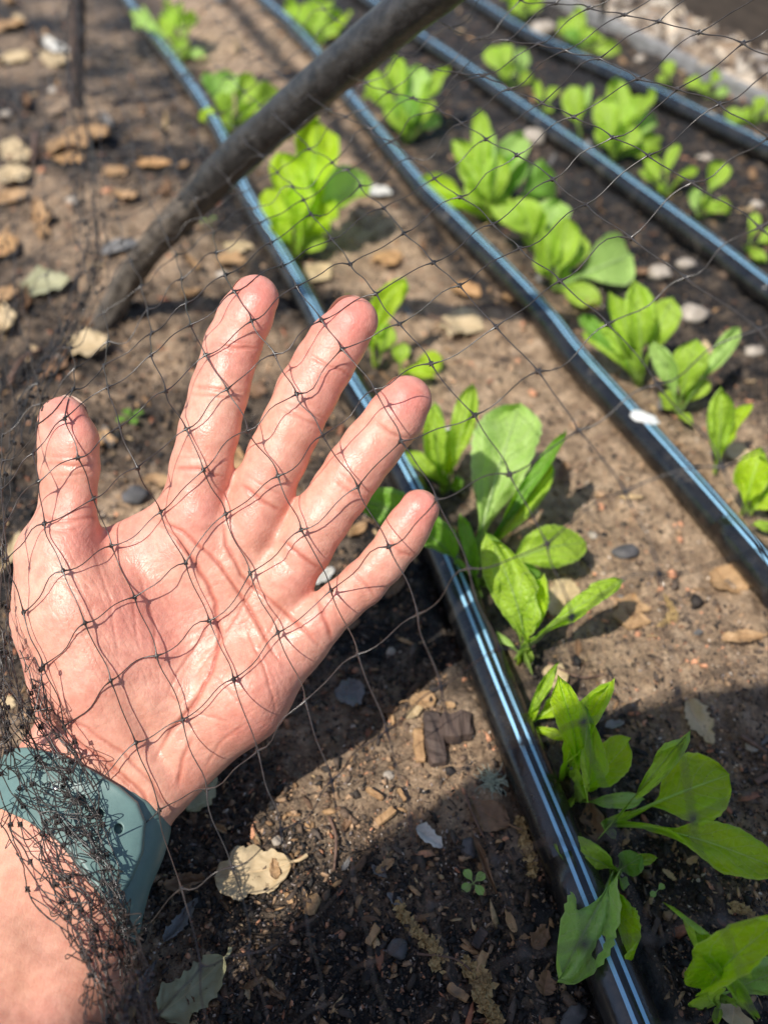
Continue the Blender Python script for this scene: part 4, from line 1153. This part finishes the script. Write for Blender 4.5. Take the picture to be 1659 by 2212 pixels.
# hollows and pads
disp += bumpf(400,1330,95,150,-14,-28)+bumpf(330,1480,60,120,-6,-30)
disp += bumpf(430,1120,55,45,6)+bumpf(560,1150,52,46,6)+bumpf(640,1250,50,46,6)+bumpf(655,1370,40,40,5)
disp += bumpf(505,1125,14,60,-6,-25)+bumpf(605,1200,14,55,-6,-40)
disp += bumpf(150,1350,90,120,8)+bumpf(560,1500,60,120,8,40)+bumpf(330,1600,22,90,-10,-32)
for nm, ch in FING.items():
    for p, q in zip(ch[:-1], ch[1:]): pass
CREASE = [ # pts, depth, half-width, colour
 ([(322,1112),(385,1165),(430,1225),(466,1300),(478,1380),(462,1450),(420,1520),(372,1580),(335,1640)],8,6,1.0),
 ([(322,1112),(400,1150),(470,1215),(530,1300),(570,1370),(610,1440)],6.5,5,.95),
 ([(708,1300),(660,1262),(600,1215),(555,1195),(510,1205),(470,1195),(448,1150)],0,1,0),
 ([(700,1405),(640,1345),(575,1290),(520,1240),(490,1180),(482,1110)],6.5,5,.85),
 ([(560,1255),(515,1330),(470,1400),(415,1470)],3,4,.5),([(470,1300),(440,1380),(395,1440),(360,1500)],3,4,.45),
 ([(520,1330),(570,1440),(600,1540)],2.6,4,.4),([(430,1420),(500,1500),(560,1560)],2.4,4,.4),([(620,1300),(560,1400),(530,1480)],2.2,4,.35),
 ([(352,1490),(430,1540),(500,1560)],2.2,4,.35),([(300,1240),(330,1330),(340,1420)],2.2,5,.3),([(250,1200),(290,1300),(300,1400)],2.0,5,.25),([(200,1180),(240,1300),(255,1420)],1.8,5,.2),
 ([(540,1560),(480,1600),(440,1660)],2.5,5,.4),([(420,1590),(395,1640),(385,1700)],4,6,.7),
 # finger joints
 ([(462,742),(505,752),(560,752)],3.6,5,.55),([(462,734),(510,740),(556,740)],1.5,3,.3),
 ([(412,834),(470,842),(535,850)],3.2,5,.5),([(410,850),(470,858),(533,866)],2.2,4,.4),([(372,1010),(430,1015),(488,1035)],4,6,.8),([(375,985),(435,992),(495,1008)],1.6,4,.3),
 ([(668,765),(712,792),(762,815)],3.8,5,.55),([(600,880),(650,900),(700,925)],3.2,5,.5),([(608,866),(655,884),(708,908)],2,4,.35),([(520,1045),(565,1078),(612,1105)],4.2,6,.85),([(530,1025),(575,1052),(625,1075)],1.5,4,.3),
 ([(805,905),(845,935),(885,950)],3.6,5,.55),([(720,1030),(760,1062),(800,1080)],3.4,5,.5),([(730,1016),(768,1046),(812,1066)],1.8,4,.35),([(608,1165),(650,1200),(700,1232)],4.2,6,.85),
 ([(838,1165),(865,1195),(895,1200)],3.4,5,.6),([(760,1235),(790,1262),(812,1290)],3.2,5,.55),([(682,1290),(700,1325),(715,1385)],4.4,6,.9),([(700,1268),(718,1300),(735,1352)],1.6,4,.35),
 ([(88,1000),(145,1008),(208,1000)],3,6,.45),([(90,985),(145,990),(206,985)],1.5,4,.3),([(92,1022),(150,1028),(205,1018)],1.5,4,.25),
 ([(82,1110),(130,1128),(190,1120),(215,1118)],3.6,6,.6),([(85,1142),(140,1150),(180,1140)],2.4,5,.4),
 # wrist
 ([(105,1560),(170,1605),(240,1650),(310,1715),(352,1790)],5,6,.8),([(130,1590),(200,1632),(270,1690),(325,1750)],3.2,5,.6),([(95,1530),(180,1570),(260,1620),(330,1690),(372,1760)],3.4,5,.6),
 ([(30,1560),(60,1640)],3,8,.4),
]
for pts_, amp, wd, cc in CREASE:
    if amp == 0: continue
    jx = 3.5*fbm(x*.03, y*.03, 2, 5); jy = 3.5*fbm(x*.03+9, y*.03, 2, 8)
    d_, t_ = pl_dist(x+jx, y+jy, pts_)
    fade = np.clip(np.minimum(t_, 1-t_)*5+.15, 0, 1)
    g = np.exp(-(d_/(wd*.72))**2)*fade*front
    disp -= amp*g*.6
    disp += amp*.10*np.exp(-((d_-wd*2)/(wd*1.2))**2)*fade*front
    crease = np.maximum(crease, np.exp(-(d_/(wd*.85))**2)*fade*front*cc)
# fine wrinkles on the thenar and palm
def wr(ang, sc1, sc2, s):
    ca, sa = math.cos(R(ang)), math.sin(R(ang))
    u_ = (x*ca+y*sa)*sc1; v_ = (-x*sa+y*ca)*sc2
    n_ = fbm(u_, v_, 3, s); return np.exp(-(n_/.10)**2)
th_m = np.exp(-((x-170)/130)**2-((y-1380)/220)**2)
pm = np.exp(-((x-480)/200)**2-((y-1420)/220)**2)
w1 = wr(62, .012, .055, 21); w2 = wr(-30, .012, .05, 22); w3 = wr(15, .02, .05, 23)
disp -= (1.1*w1*th_m+.7*w3*th_m+.9*w2*pm+.7*w1*pm)*front
crease = np.maximum(crease, .16*w1*th_m*front); crease = np.maximum(crease, .20*w2*pm*front)
disp += fbm(x*.015, y*.015, 2, 44)*2.5*front
# colour zones
for (cx, cy, r_, a_) in [(548,640,60,1),(757,690,62,1),(875,862,60,1),(904,1100,48,1),(140,905,62,.7),(500,760,60,.4),(690,830,70,.4),(790,960,70,.3),
                         (200,1160,90,.45),(150,1400,110,.15),(430,1110,60,.35),(560,1140,60,.3),(640,1240,60,.35),(300,1300,110,.45),(640,1480,70,.35),(560,1590,70,.4),(420,1700,60,.5),(690,1340,60,.4)]:
    pink = np.maximum(pink, a_*np.exp(-((x-cx)**2+(y-cy)**2)/r_**2))
pink = np.clip(pink+.25*fbm(x*.012, y*.012, 3, 31), 0, 1)
tan = np.clip((y-1580)/220, 0, 1)*.55+np.clip(-HN[:, 2]+.1, 0, 1)
tan = np.clip(tan+np.clip((90-x)/60, 0, 1)*np.clip((y-1480)/60, 0, 1)*.6, 0, 1)
HV2 = HV.copy(); HV2[:, 2] += disp*np.clip(front, 0, 1)
HW = to_world(HV2)
person = empty('person', HW.mean(0), 'open bare hand and forearm under the black netting, wearing a teal wrist strap', 'person')
body = make_obj('body', HW, HQ, M['skin'], person)
vattr(body, 'crease', crease); vattr(body, 'pink', pink); vattr(body, 'tan', tan)
tri = np.vstack([HQ[:, [0, 1, 2]], HQ[:, [0, 2, 3]]])
HB = BVHTree.FromPolygons([Vector(v) for v in HW], [tuple(map(int, t)) for t in tri])

# nails: thin curved plates on the far side of each tip, free edge just showing
NAILS = [((545,648,22),(503,745,6),50,18),((757,692,26),(700,785,12),52,20),((873,866,24),(800,966,12),52,22),((902,1100,18),(866,1164,10),40,16),((137,912,8),(150,1010,2),56,-14)]
for (a, b, r_, off) in NAILS:
    a = np.array(a, float); b = np.array(b, float); ax = (a-b)/np.linalg.norm(a-b); sdv = np.array([-ax[1], ax[0], 0]); sdv /= np.linalg.norm(sdv)
    back = np.array([0, 0, -1.0])
    nn = 14; mm = 15; rows = []
    # plate hugging the back of the fingertip, turned slightly so an edge shows at the side
    rotn = math.copysign(R(24), off)
    for layer in (0, 1):
        for i_ in range(nn):
            v_ = i_/(nn-1)
            for j_ in range(mm):
                u_ = (j_/(mm-1)-.5)*2
                edge = (1-.25*u_*u_)
                ang = u_*R(60)-rotn*.9
                rad_ = r_*(.99 if v_ < .6 else .99)+ (1.6 if layer else 0)
                lon = -r_*1.1+v_*edge*(r_*2.14)
                # radial shrink toward the tip like the fingertip dome, but free edge stands off
                sh = math.sqrt(max(.0, 1-max(0, lon/(r_*1.14))**2)) if lon > 0 else 1
                rr_ = rad_*(.30+.70*sh)
                p_ = a+ax*lon+sdv*math.sin(ang)*rr_*(1 if True else 1)+back*math.cos(ang)*rr_*ZF
                rows.append(p_)
    V_ = np.array(rows); k = mm
    i = np.arange(nn-1)[:, None]*k; j = np.arange(k-1)[None]
    Q_ = np.stack([i+j, i+j+1, i+k+j+1, i+k+j], -1).reshape(-1, 4)
    make_obj('fingernail', to_world(V_), np.vstack([Q_, Q_[:, ::-1]+nn*mm]), M['nail'], person)

# ---- watch band from the arm field
def poly_sd(X_, Y_, poly):
    d = np.full(X_.shape, 1e9); s = np.ones(X_.shape); n = len(poly); j = n-1
    for i in range(n):
        ex, ey = poly[j][0]-poly[i][0], poly[j][1]-poly[i][1]
        wx, wy = X_-poly[i][0], Y_-poly[i][1]
        t = np.clip((wx*ex+wy*ey)/(ex*ex+ey*ey), 0, 1)
        d = np.minimum(d, (wx-ex*t)**2+(wy-ey*t)**2)
        c1 = Y_ >= poly[i][1]; c2 = Y_ < poly[j][1]; c3 = ex*wy > ey*wx
        m = (c1 & c2 & c3) | (~c1 & ~c2 & ~c3)
        s = np.where(m, -s, s); j = i
    return s*np.sqrt(d)
def smax(a, b, k): return -smin(-a, -b, k)
BAND1 = [(-300,1520),(-100,1592),(0,1617),(60,1613),(130,1628),(200,1662),(260,1698),(300,1732),(317,1775),(312,1840),(288,1900),(258,1945),(234,1955),(205,1915),(170,1865),(120,1815),(60,1775),(0,1747),(-100,1712),(-300,1650)]
BAND2 = [(100,1625),(270,1695),(330,1735),(380,1790),(400,1870),(350,1960),(292,2046),(262,2020),(236,1958),(190,1905),(120,1810)]
def band_mesh(poly, tin, tout, holes, bx):
    st = 2.5
    gx_ = np.arange(bx[0], bx[1], st, dtype=np.float32); gy_ = np.arange(bx[2], bx[3], st, dtype=np.float32); gz_ = np.arange(-165, 165, st, dtype=np.float32)
    g = (gx_[:, None, None], gy_[None, :, None], gz_[None, None, :])
    A = np.full((len(gx_), len(gy_), len(gz_)), 80., np.float32)
    for a, b, ra, rb, zc in ARM[:8]: A = smin(A, seg_sdf(g, a, b, ra, rb, zc).astype(np.float32), 40)
    Xg, Yg = np.meshgrid(gx_, gy_, indexing='ij')
    pdm = poly_sd(Xg, Yg, poly)
    shell = smax(A-tout, tin-A, 3)
    Dd = smax(shell, np.broadcast_to(pdm[..., None], A.shape).astype(np.float32), 12)
    for hx, hy, hr, hr2 in holes:
        hd = np.sqrt(((Xg-hx)*.95)**2+((Yg-hy)*.8)**2)-hr
        zz = gz_[None, None, :]
        Dd = np.where(zz > 0, smax(Dd, -np.broadcast_to(hd[..., None], A.shape).astype(np.float32), 2), Dd)
    return surface_nets(Dd.astype(np.float32), gx_, gy_, gz_)
strap = None
for nm, poly, tin, tout, holes, bx in [('wrist_strap', BAND1, 6, 21, [(178,1728,9,0),(216,1758,9,0),(257,1790,9,0)], (-260,340,1540,1980)),
                                ('strap_end', BAND2, -8, 6, [], (90,410,1610,2060))]:
    V_, Q_ = band_mesh(poly, tin, tout, holes, bx)
    N_ = vnormals(V_, Q_)
    k_ = np.argmax(V_[:, 2])
    if N_[k_, 2] < 0: Q_ = Q_[:, ::-1]
    o = make_obj(nm, to_world(V_), Q_, M['band'], person)
    if strap is None: strap = o
# metal pin
hit = None
def surf_depth(px, py, default):
    o_ = Vector(CAM); t_ = Vector(P(px, py, .26))-o_; t_.normalize()
    h_ = HB.ray_cast(o_, t_)
    if h_[0] is None: return default
    return depth_of(h_[0])
c = P(126, 1700, surf_depth(126, 1700, .25)-.0026)
o = blob(c, .0021, .0019, .0012, 0, M['metal'], 'metal_pin', 2, None, 20, .0)
o.parent = strap; o.matrix_parent_inverse = (person.matrix_world).inverted() if False else Matrix.Translation(-person.location)@Matrix.Translation(person.location)
# the strap's own origin sits at the world origin relative to the person
o.parent = None; o.parent = person; o.matrix_parent_inverse = Matrix.Translation(-person.location)

# ---- the rest of the person, behind the phone: sleeve, shirt, invented sun hat, all unseen, added to shade the foreground
SUN = np.array([-.5, -.455, 1.0])
hat_c = np.array([.200, -.112, 0])+SUN*.60
mb = MB()
elbow0 = P(-110, 2640, D0-lift(2560)*D0/FP)+np.array([-.02,-.01,.0])
sh = hat_c+np.array([-.16, -.05, -.20])
mid_ = (elbow0+sh)/2+np.array([-.10, -.06, -.03])
C = spline([elbow0, elbow0*.7+mid_*.3, mid_, sh*.6+mid_*.4, sh], 40)
mb.tube(C, np.interp(np.linspace(0, 1, 40), [0, .3, .7, 1], [.024, .040, .055, .065])*(1+.04*fbm(np.linspace(0, 9, 40), np.zeros(40), 2)), 24)
mb.build('sleeve', M['cloth'], person)
blob(hat_c+np.array([-.02, -.12, -.36]), .20, .13, .27, 0, M['cloth'], 'shirt', 3, person, 40, .06)
th = np.linspace(0, 2*np.pi, 72, endpoint=False)
prof = [(.305,-.012),(.295,-.006),(.22,.006),(.12,.014),(.105,.02),(.10,.08),(.085,.115),(.04,.128),(.001,.13)]  # brim fitted to the edge of the foreground shadow
V_ = np.array([[hat_c[0]+r_*math.cos(t_)*(1+.015*math.sin(3*t_)), hat_c[1]+r_*math.sin(t_), hat_c[2]+z_+(.01*math.sin(2*t_) if r_ > .2 else 0)] for r_, z_ in prof for t_ in th])
n = 72; i = np.arange(len(prof)-1)[:, None]*n; j = np.arange(n)[None]; j2 = (j+1) % n
Q_ = np.stack([i+j, i+j2, i+n+j2, i+n+j], -1).reshape(-1, 4)
make_obj('shade_hat', V_, Q_, M['straw'], person)
blob(hat_c+np.array([0, 0, -.06]), .075, .09, .11, 0, M['skin'], 'head', 4, person, 32, .05)

# ------------------------------------------------------------------ netting
KN = {  # (k,m): picture position
 (-1,0):(52,1323),(-1,1):(94,1438),(-1,2):(139,1569),(-1,3):(196,1706),(-1,4):(250,1855),(-1,5):(295,2024),(-1,6):(340,2194),
 (0,-3):(72,980),(0,-2):(84,1041),(0,-1):(97,1131),(0,0):(137,1233),(0,1):(184,1346),(0,2):(240,1471),(0,3):(294,1604),(0,4):(345,1750),(0,5):(393,1919),(0,6):(435,2086),
 (1,-4):(160,840),(1,-3):(141,904),(1,-2):(169,989),(1,-1):(203,1077),(1,0):(242,1179),(1,1):(292,1290),(1,2):(339,1417),(1,3):(395,1555),(1,4):(448,1705),(1,5):(502,1874),(1,6):(537,2061),
 (2,-4):(225,790),(2,-3):(234,836),(2,-2):(260,922),(2,-1):(298,1010),(2,0):(348,1106),(2,1):(402,1216),(2,2):(453,1341),(2,3):(505,1467),(2,4):(558,1622),(2,5):(607,1794),(2,6):(665,1994),
 (3,-5):(320,668),(3,-4):(329,719),(3,-3):(327,766),(3,-2):(359,845),(3,-1):(403,927),(3,0):(440,1015),(3,1):(488,1110),(3,2):(541,1238),(3,3):(601,1367),(3,4):(660,1514),(3,5):(717,1686),
 (4,-5):(393,603),(4,-4):(403,655),(4,-3):(412,702),(4,-2):(444,767),(4,-1):(491,841),(4,0):(536,931),(4,1):(601,1028),(4,2):(651,1145),(4,3):(715,1275),(4,4):(774,1414),
 (5,-3):(506,630),(5,-2):(544,693),(5,-1):(594,765),(5,0):(641,851),(5,1):(697,941),(5,2):(773,1052),(5,3):(840,1181),(5,4):(903,1328),
 (6,-6):(545,451),(6,-5):(562,482),(6,-4):(586,524),(6,-3):(610,574),(6,-2):(641,619),(6,-1):(695,692),(6,0):(738,754),(6,1):(809,841),(6,2):(866,953),(6,3):(943,1080),(6,4):(1012,1228),
 (7,-7):(600,373),(7,-6):(632,403),(7,-5):(656,432),(7,-4):(671,463),(7,-3):(717,517),(7,-2):(757,571),(7,-1):(813,635),(7,0):(863,700),(7,1):(931,786),(7,2):(1025,897),(7,3):(1100,1025),(7,4):(1182,1175),
 (8,-8):(636,286),(8,-7):(667,322),(8,-6):(718,351),(8,-5):(751,367),(8,-4):(778,401),(8,-3):(829,449),(8,-2):(872,504),(8,-1):(936,567),(8,0):(992,617),(8,1):(1071,706),(8,2):(1162,802),(8,3):(1249,930),(8,4):(1350,1062),(8,5):(1424,1240),
 (9,-4):(888,341),(9,-3):(938,386),(9,-2):(993,426),(9,-1):(1064,485),(9,0):(1122,537),(9,1):(1209,607),(9,2):(1312,700),(9,3):(1420,832),
 (10,-6):(892,212),(10,-5):(946,235),(10,-4):(998,267),(10,-3):(1049,301),(10,-2):(1116,335),(10,-1):(1194,387),(10,0):(1266,442),(10,1):(1362,514),(10,2):(1479,600),
 (11,-7):(934,146),(11,-6):(993,157),(11,-5):(1044,163),(11,-4):(1100,192),(11,-3):(1171,223),(11,-2):(1239,252),(11,-1):(1322,297),(11,0):(1399,336),(11,1):(1494,395),
 (12,-6):(1099,87),(12,-5):(1162,95),(12,-4):(1221,109),(12,-3):(1294,126),(12,-2):(1377,170),(12,-1):(1462,192),(12,0):(1553,225),
 (13,-6):(1199,7),(13,-5):(1272,17),(13,-4):(1348,32),(13,-3):(1423,46),(13,-2):(1509,70),(13,-1):(1604,93),
 # the sheet behind the pole and down to the left
 (8,-12):(500,170),(8,-16):(395,60),(5,-9):(395,400),(5,-13):(330,240),(5,-17):(270,80),(3,-9):(255,470),(3,-14):(210,250),(3,-19):(170,20),
 (1,-8):(110,650),(1,-13):(95,380),(1,-18):(80,120),(12,-11):(800,-20),(11,-12):(700,20),(0,-7):(70,780),(0,-14):(50,380),
 (9,7):(1700,1700),(7,6):(1260,1560),(5,6):(1010,1660),(3,7):(800,2080),(5,8):(1130,2060),(7,8):(1400,2030),(9,4):(1560,1010),(10,4):(1800,860),
}
DP = {(-1,0):.2370,(-1,2):.236,(-1,4):.222,(-1,6):.195,(0,0):.2375,(0,2):.236,(1,1):.2375,(2,0):.2395,(2,2):.240,(1,3):.238,(3,3):.234,(3,0):.242,(4,-1):.246,(5,-3):.2475,(5,-1):.2455,(5,1):.241,(6,-1):.2465,(6,0):.2445,(6,1):.240,
 (0,-2):.2450,(1,-3):.2465,(1,-1):.2425,(2,-2):.247,(4,-4):.268,(3,-4):.275,(2,-4):.275,(6,-3):.268,(4,3):.229,(5,3):.226,(5,4):.212,(6,4):.198,(7,4):.183,(8,4):.170,(8,5):.160,(6,2):.229,
 (8,0):.240,(9,0):.245,(10,0):.248,(12,0):.23,(13,-1):.23,(12,-4):.27,(11,-7):.315,(10,-6):.315,(9,-4):.31,(8,-8):.36,(7,-7):.355,(6,-6):.34,(0,4):.234,(0,6):.20,(2,4):.225,(2,6):.188,
 (5,-9):.44,(3,-9):.43,(1,-8):.42,(8,-12):.47,(8,-16):.55,(5,-13):.52,(5,-17):.6,(3,-14):.52,(3,-19):.62,(1,-13):.5,(1,-18):.6,(12,-11):.42,(11,-12):.43,(0,-7):.36,
 (5,8):.125,(7,8):.122,(9,7):.125,(3,7):.16,(5,6):.165,(7,6):.145,(9,4):.165,(10,4):.16,(9,2):.21,(3,5):.205}
def tps(keys, vals):
    K = np.array(keys, float); Vv = np.array(vals, float)
    if Vv.ndim == 1: Vv = Vv[:, None]
    r = np.linalg.norm(K[:, None]-K[None], axis=2); U = np.where(r > 0, r*r*np.log(r+1e-12), 0)+np.eye(len(K))*1e-3
    Pm_ = np.hstack([np.ones((len(K), 1)), K])
    A = np.block([[U, Pm_], [Pm_.T, np.zeros((3, 3))]])
    sol = np.linalg.lstsq(A, np.vstack([Vv, np.zeros((3, Vv.shape[1]))]), rcond=None)[0]
    def f(q):
        q = np.atleast_2d(np.array(q, float)); rr = np.linalg.norm(q[:, None]-K[None], axis=2)
        return np.where(rr > 0, rr*rr*np.log(rr+1e-12), 0)@sol[:-3]+np.hstack([np.ones((len(q), 1)), q])@sol[-3:]
    return f
fp = tps(list(KN.keys()), list(KN.values()))
fd = tps(list(DP.keys()), [1/v for v in DP.values()])
NODE = {}
for k in range(-1, 17):
    for m in range(-24, 14):
        p = fp([(k, m)])[0]
        if (k, m) in KN: p = np.array(KN[(k, m)], float)
        if not (-160 < p[0] < 1820 and -160 < p[1] < 2330): continue
        inv = fd([(k, m)])[0, 0]; d = 1/np.clip(inv, 1.5, 8.2)
        g_ = (H-.004)/(S45*max(.05, 1+(p[1]-CY)/FP)); d = min(d, g_*.97)
        sdp = surf_depth(p[0], p[1], 9.)
        if sdp < 1:
            gap_ = .0028+.0025*max(0, (p[0]-500)/300)
            if p[0] < 800 and d < sdp-gap_: d = sdp-gap_
            d = min(d, sdp-.0009)
        NODE[(k, m)] = (p[0]+rng.normal(0, 1.2)*(0 if (k, m) in KN else 3), p[1]+rng.normal(0, 1.2)*(0 if (k, m) in KN else 3), d)
net = MB()
TR = .00018
def clampnet(px, py, d, gap=.0004):
    s_ = surf_depth(px, py, 9.)
    return min(d, s_-gap) if s_ < 1 else d
def thread(a, b, wig=1.0, r=TR, segs=9, knotted=True):
    a = np.array(a, float); b = np.array(b, float); L = np.hypot(*(b-a)[:2])
    if L < 4 or L > 420: return
    dirn = (b-a)[:2]/L; nrm = np.array([-dirn[1], dirn[0]])
    s1 = wig*L*(.045*rng.normal()+.055); s2 = wig*L*(.045*rng.normal()-.055)
    v = np.linspace(0, 1, segs)
    off = s1*np.sin(np.pi*v)**1*(1-v)*1.6+s2*np.sin(np.pi*v)*v*1.6+wig*L*.012*rng.normal()*np.sin(3*np.pi*v)
    px = a[0]+(b-a)[0]*v+nrm[0]*off; py = a[1]+(b-a)[1]*v+nrm[1]*off
    iv = 1/a[2]+(1/b[2]-1/a[2])*v; d = 1/iv
    d = d*(1+rng.normal(0, .006)*wig*np.sin(np.pi*v))
    d = np.array([clampnet(px[i], py[i], d[i]) for i in range(segs)])
    C = P(px, py, d)
    rr = r*(1+1.3*np.exp(-(v*L/9)**1.3*1.0)+1.3*np.exp(-((1-v)*L/9)**1.3))
    net.tube(C, rr, 5, cap=False)
def knot(p, size=.00088):
    c = P(p[0], p[1], clampnet(p[0], p[1], p[2], .0006)); n = 8; rows = []
    fw = FWD
    e1 = RIGHT*math.cos(.9)+UPV*math.sin(.9); e2 = -RIGHT*math.sin(.9)+UPV*math.cos(.9)
    a0 = rng.random()
    V_ = []; 
    for zc, rc in ((-.4, .45), (0, 1), (.4, .45)):
        for q in range(8):
            an = q*math.pi/4+a0; rad_ = size*rc*(1+.22*math.cos(4*an)+.12*rng.normal())
            V_.append(c+e1*math.cos(an)*rad_+e2*math.sin(an)*rad_*.9+fw*zc*size)
    V_ += [c-fw*size*.5, c+fw*size*.5]
    i = np.arange(2)[:, None]*8; j = np.arange(8)[None]; j2 = (j+1) % 8
    Q_ = np.stack([i+j, i+j2, i+8+j2, i+8+j], -1).reshape(-1, 4)
    caps = [[24, (q+1) % 8, q, 24] for q in range(0)]
    net.add(np.array(V_), Q_)
    net.capt = getattr(net, 'capt', [])
for (k, m), p in NODE.items():
    knot(p)
    far = p[2] > .3
    for nb in ((k+1, m), (k, m+1)):
        if nb in NODE:
            wig = 1.0 if nb[0] == k+1 else .55
            if far: wig *= 1.5
            thread(p, NODE[nb], wig)
netroot = empty('bird_netting', (0, 0.12, .1), 'black plastic bird netting of diamond mesh draped over pole, hand and plants', 'netting')
sheet = net.build('net_sheet', M['net'], netroot)

# gathered folds: left edge, over the wrist strap, down the forearm
net = MB()
PATH = [(20,-60,.60,60),(30,200,.55,60),(40,420,.50,70),(30,650,.42,60),(20,850,.34,50),(15,1050,.28,42),(10,1250,.258,38),(22,1420,.245,46),(50,1560,.24,66),(90,1660,.232,96),(128,1760,.226,104),(165,1860,.220,96),(205,1960,.212,80),(240,2060,.203,70),(258,2160,.193,60),(275,2300,.18,66)]
PA = spline([(a, b, c*1000, w) for a, b, c, w in PATH], 200)
ys_ = PA[:, 1]
def strand(off0, seed, spread=1.0, y_from=-60, y_to=2300, r=TR, PA=PA):
    ys_ = PA[:, 1]
    yv = np.arange(y_from, y_to, 9.0)
    xc = np.interp(yv, ys_, PA[:, 0]); wv = np.interp(yv, ys_, PA[:, 3]); dv_ = np.interp(yv, ys_, PA[:, 2])/1000
    n1 = fbm(yv*.006+seed*3.3, np.full(len(yv), seed*1.1), 2, seed % 23); n2 = fbm(yv*.03+seed, np.full(len(yv), seed*2.1), 3, seed % 19)
    o = off0+n1*.9
    px = xc+o*wv*spread+n2*9; py = yv+fbm(yv*.03, np.full(len(yv), seed*.7), 2, seed % 11)*7
    dd = dv_*(1-.012+.035*fbm(yv*.008, np.full(len(yv), seed*5.3), 2, seed % 7))
    dd = np.array([clampnet(px[i], py[i], dd[i], .0008+.0022*rng.random()*0+.0004*(seed % 9)) if py[i] > 800 else dd[i] for i in range(len(yv))])
    ddm = np.array([surf_depth(px[i], py[i], 9.) for i in range(len(yv))])
    lay = .0008+.0012*(seed % 8)
    if True:
        k_ = (ddm < 1) & (yv > 1400)
        dd = np.where(k_, ddm-lay-.0012*(np.abs(px-160) < 170)*(py < 2000), dd)
        dd = np.convolve(np.pad(dd, 2, mode='edge'), np.ones(5)/5, 'valid')
        dd = np.where(ddm < 1, np.minimum(dd, ddm-.0008-.0012*((py > 1560) & (py < 2000))), dd)
    C = P(px, py, dd); net.tube(C, r*(1+.15*n2), 4, cap=False)
    return px, py, dd
st = []
NS = 24
for q in range(NS):
    o_ = (q/(NS-1)*2-1)*.95
    if q % 6 == 0: yf, yt = 250+rng.random()*300, 2300
    elif q % 3 == 1: yf, yt = 1330+rng.random()*200, 2300
    else: yf, yt = 1450+rng.random()*120, 2300
    st.append(strand(o_, q*5+1, 1.0, yf, yt))
    px, py, dd = st[-1]
    i_ = int(rng.integers(2, 9))
    while i_ < len(px)-2:
        knot((px[i_], py[i_], dd[i_]-.0002), .00105); i_ += int(rng.integers(12, 26))
PB_ = spline([(a, b, c*1000, w) for a, b, c, w in [(150,-60,.62,26),(160,200,.58,24),(185,400,.50,26),(200,560,.45,28),(150,700,.40,26),(70,860,.34,26),(30,1000,.29,24),(20,1150,.262,24)]], 120)
for q in range(14):
    px, py, dd = strand((q/13*2-1)*1.0, q*7+3, 1.0, -60+40*rng.random(), 760+rng.random()*300, TR*1.5, PB_)
    i_ = int(rng.integers(2, 9))
    while i_ < len(px)-2:
        knot((px[i_], py[i_], dd[i_]), .0012); i_ += int(rng.integers(5, 12))
# cross loops
for q in range(330):
    ia_ = int(rng.integers(NS)); ib_ = int(np.clip(ia_+rng.choice([-3, -2, -1, 1, 2, 3]), 0, NS-1)); a_ = st[ia_]; b_ = st[ib_]
    if ia_ == ib_: continue
    i_ = int(rng.integers(0, len(a_[0]))); y_ = a_[1][i_]
    if y_ < 1350 and rng.random() < .8: continue
    j_ = int(np.argmin(abs(b_[1]-(y_+rng.normal(0, 28)))))
    A_ = np.array([a_[0][i_], a_[1][i_], a_[2][i_]]); B_ = np.array([b_[0][j_], b_[1][j_], b_[2][j_]])
    L_ = np.hypot(*(A_-B_)[:2])
    if L_ > 130 or L_ < 6: continue
    md = (A_+B_)/2+np.array([rng.normal(0, 13), 10+rng.normal(0, 18), 0]); md[2] -= .001+.004*rng.random()
    if rng.random() < .6:
        m2 = md+np.array([rng.normal(0, 12), rng.normal(0, 12), 0]); ctl = [A_, md, m2, B_]
    else: ctl = [A_, md, B_]
    cc = spline(np.array(ctl)*np.array([1, 1, 1000]), 16)
    dd = np.array([clampnet(cc[i, 0], cc[i, 1], cc[i, 2]/1000, .0018) for i in range(16)])
    net.tube(P(cc[:, 0], cc[:, 1], dd), TR, 4, cap=False)
net.build('gathered_folds', M['net'], netroot)

# ------------------------------------------------------------------ camera, light
cam = bpy.data.cameras.new('camera'); co = bpy.data.objects.new('camera', cam); COL.objects.link(co); sc.camera = co
co.location = tuple(CAM); co.rotation_euler = (R(45), 0, 0)
cam.sensor_fit = 'VERTICAL'; cam.sensor_height = 34.6; cam.lens = FP/2212*34.6
cam.clip_start = .01; cam.clip_end = 300
cam.dof.use_dof = True; cam.dof.focus_distance = .247; cam.dof.aperture_fstop = cam.lens/3.9; 
sd_ = SUN/np.linalg.norm(SUN)
L = bpy.data.lights.new('sun', 'SUN'); L.energy = 5.0; L.angle = R(.53); L.color = (1, .95, .87)
lo = bpy.data.objects.new('sun', L); COL.objects.link(lo)
lo.rotation_euler = Vector(sd_).to_track_quat('Z', 'Y').to_euler()
wd = bpy.data.worlds.new('World'); sc.world = wd; wd.use_nodes = True
nt = wd.node_tree; bg = nt.nodes['Background']
sky = nt.nodes.new('ShaderNodeTexSky'); sky.sky_type = 'NISHITA'; sky.sun_disc = False
sky.sun_elevation = math.asin(sd_[2]); sky.sun_rotation = math.atan2(sd_[0], sd_[1])
nt.links.new(sky.outputs[0], bg.inputs[0]); bg.inputs[1].default_value = .145
sc.view_settings.view_transform = 'Standard'; sc.view_settings.look = 'None'; sc.view_settings.exposure = 0
sc.cycles.max_bounces = 8
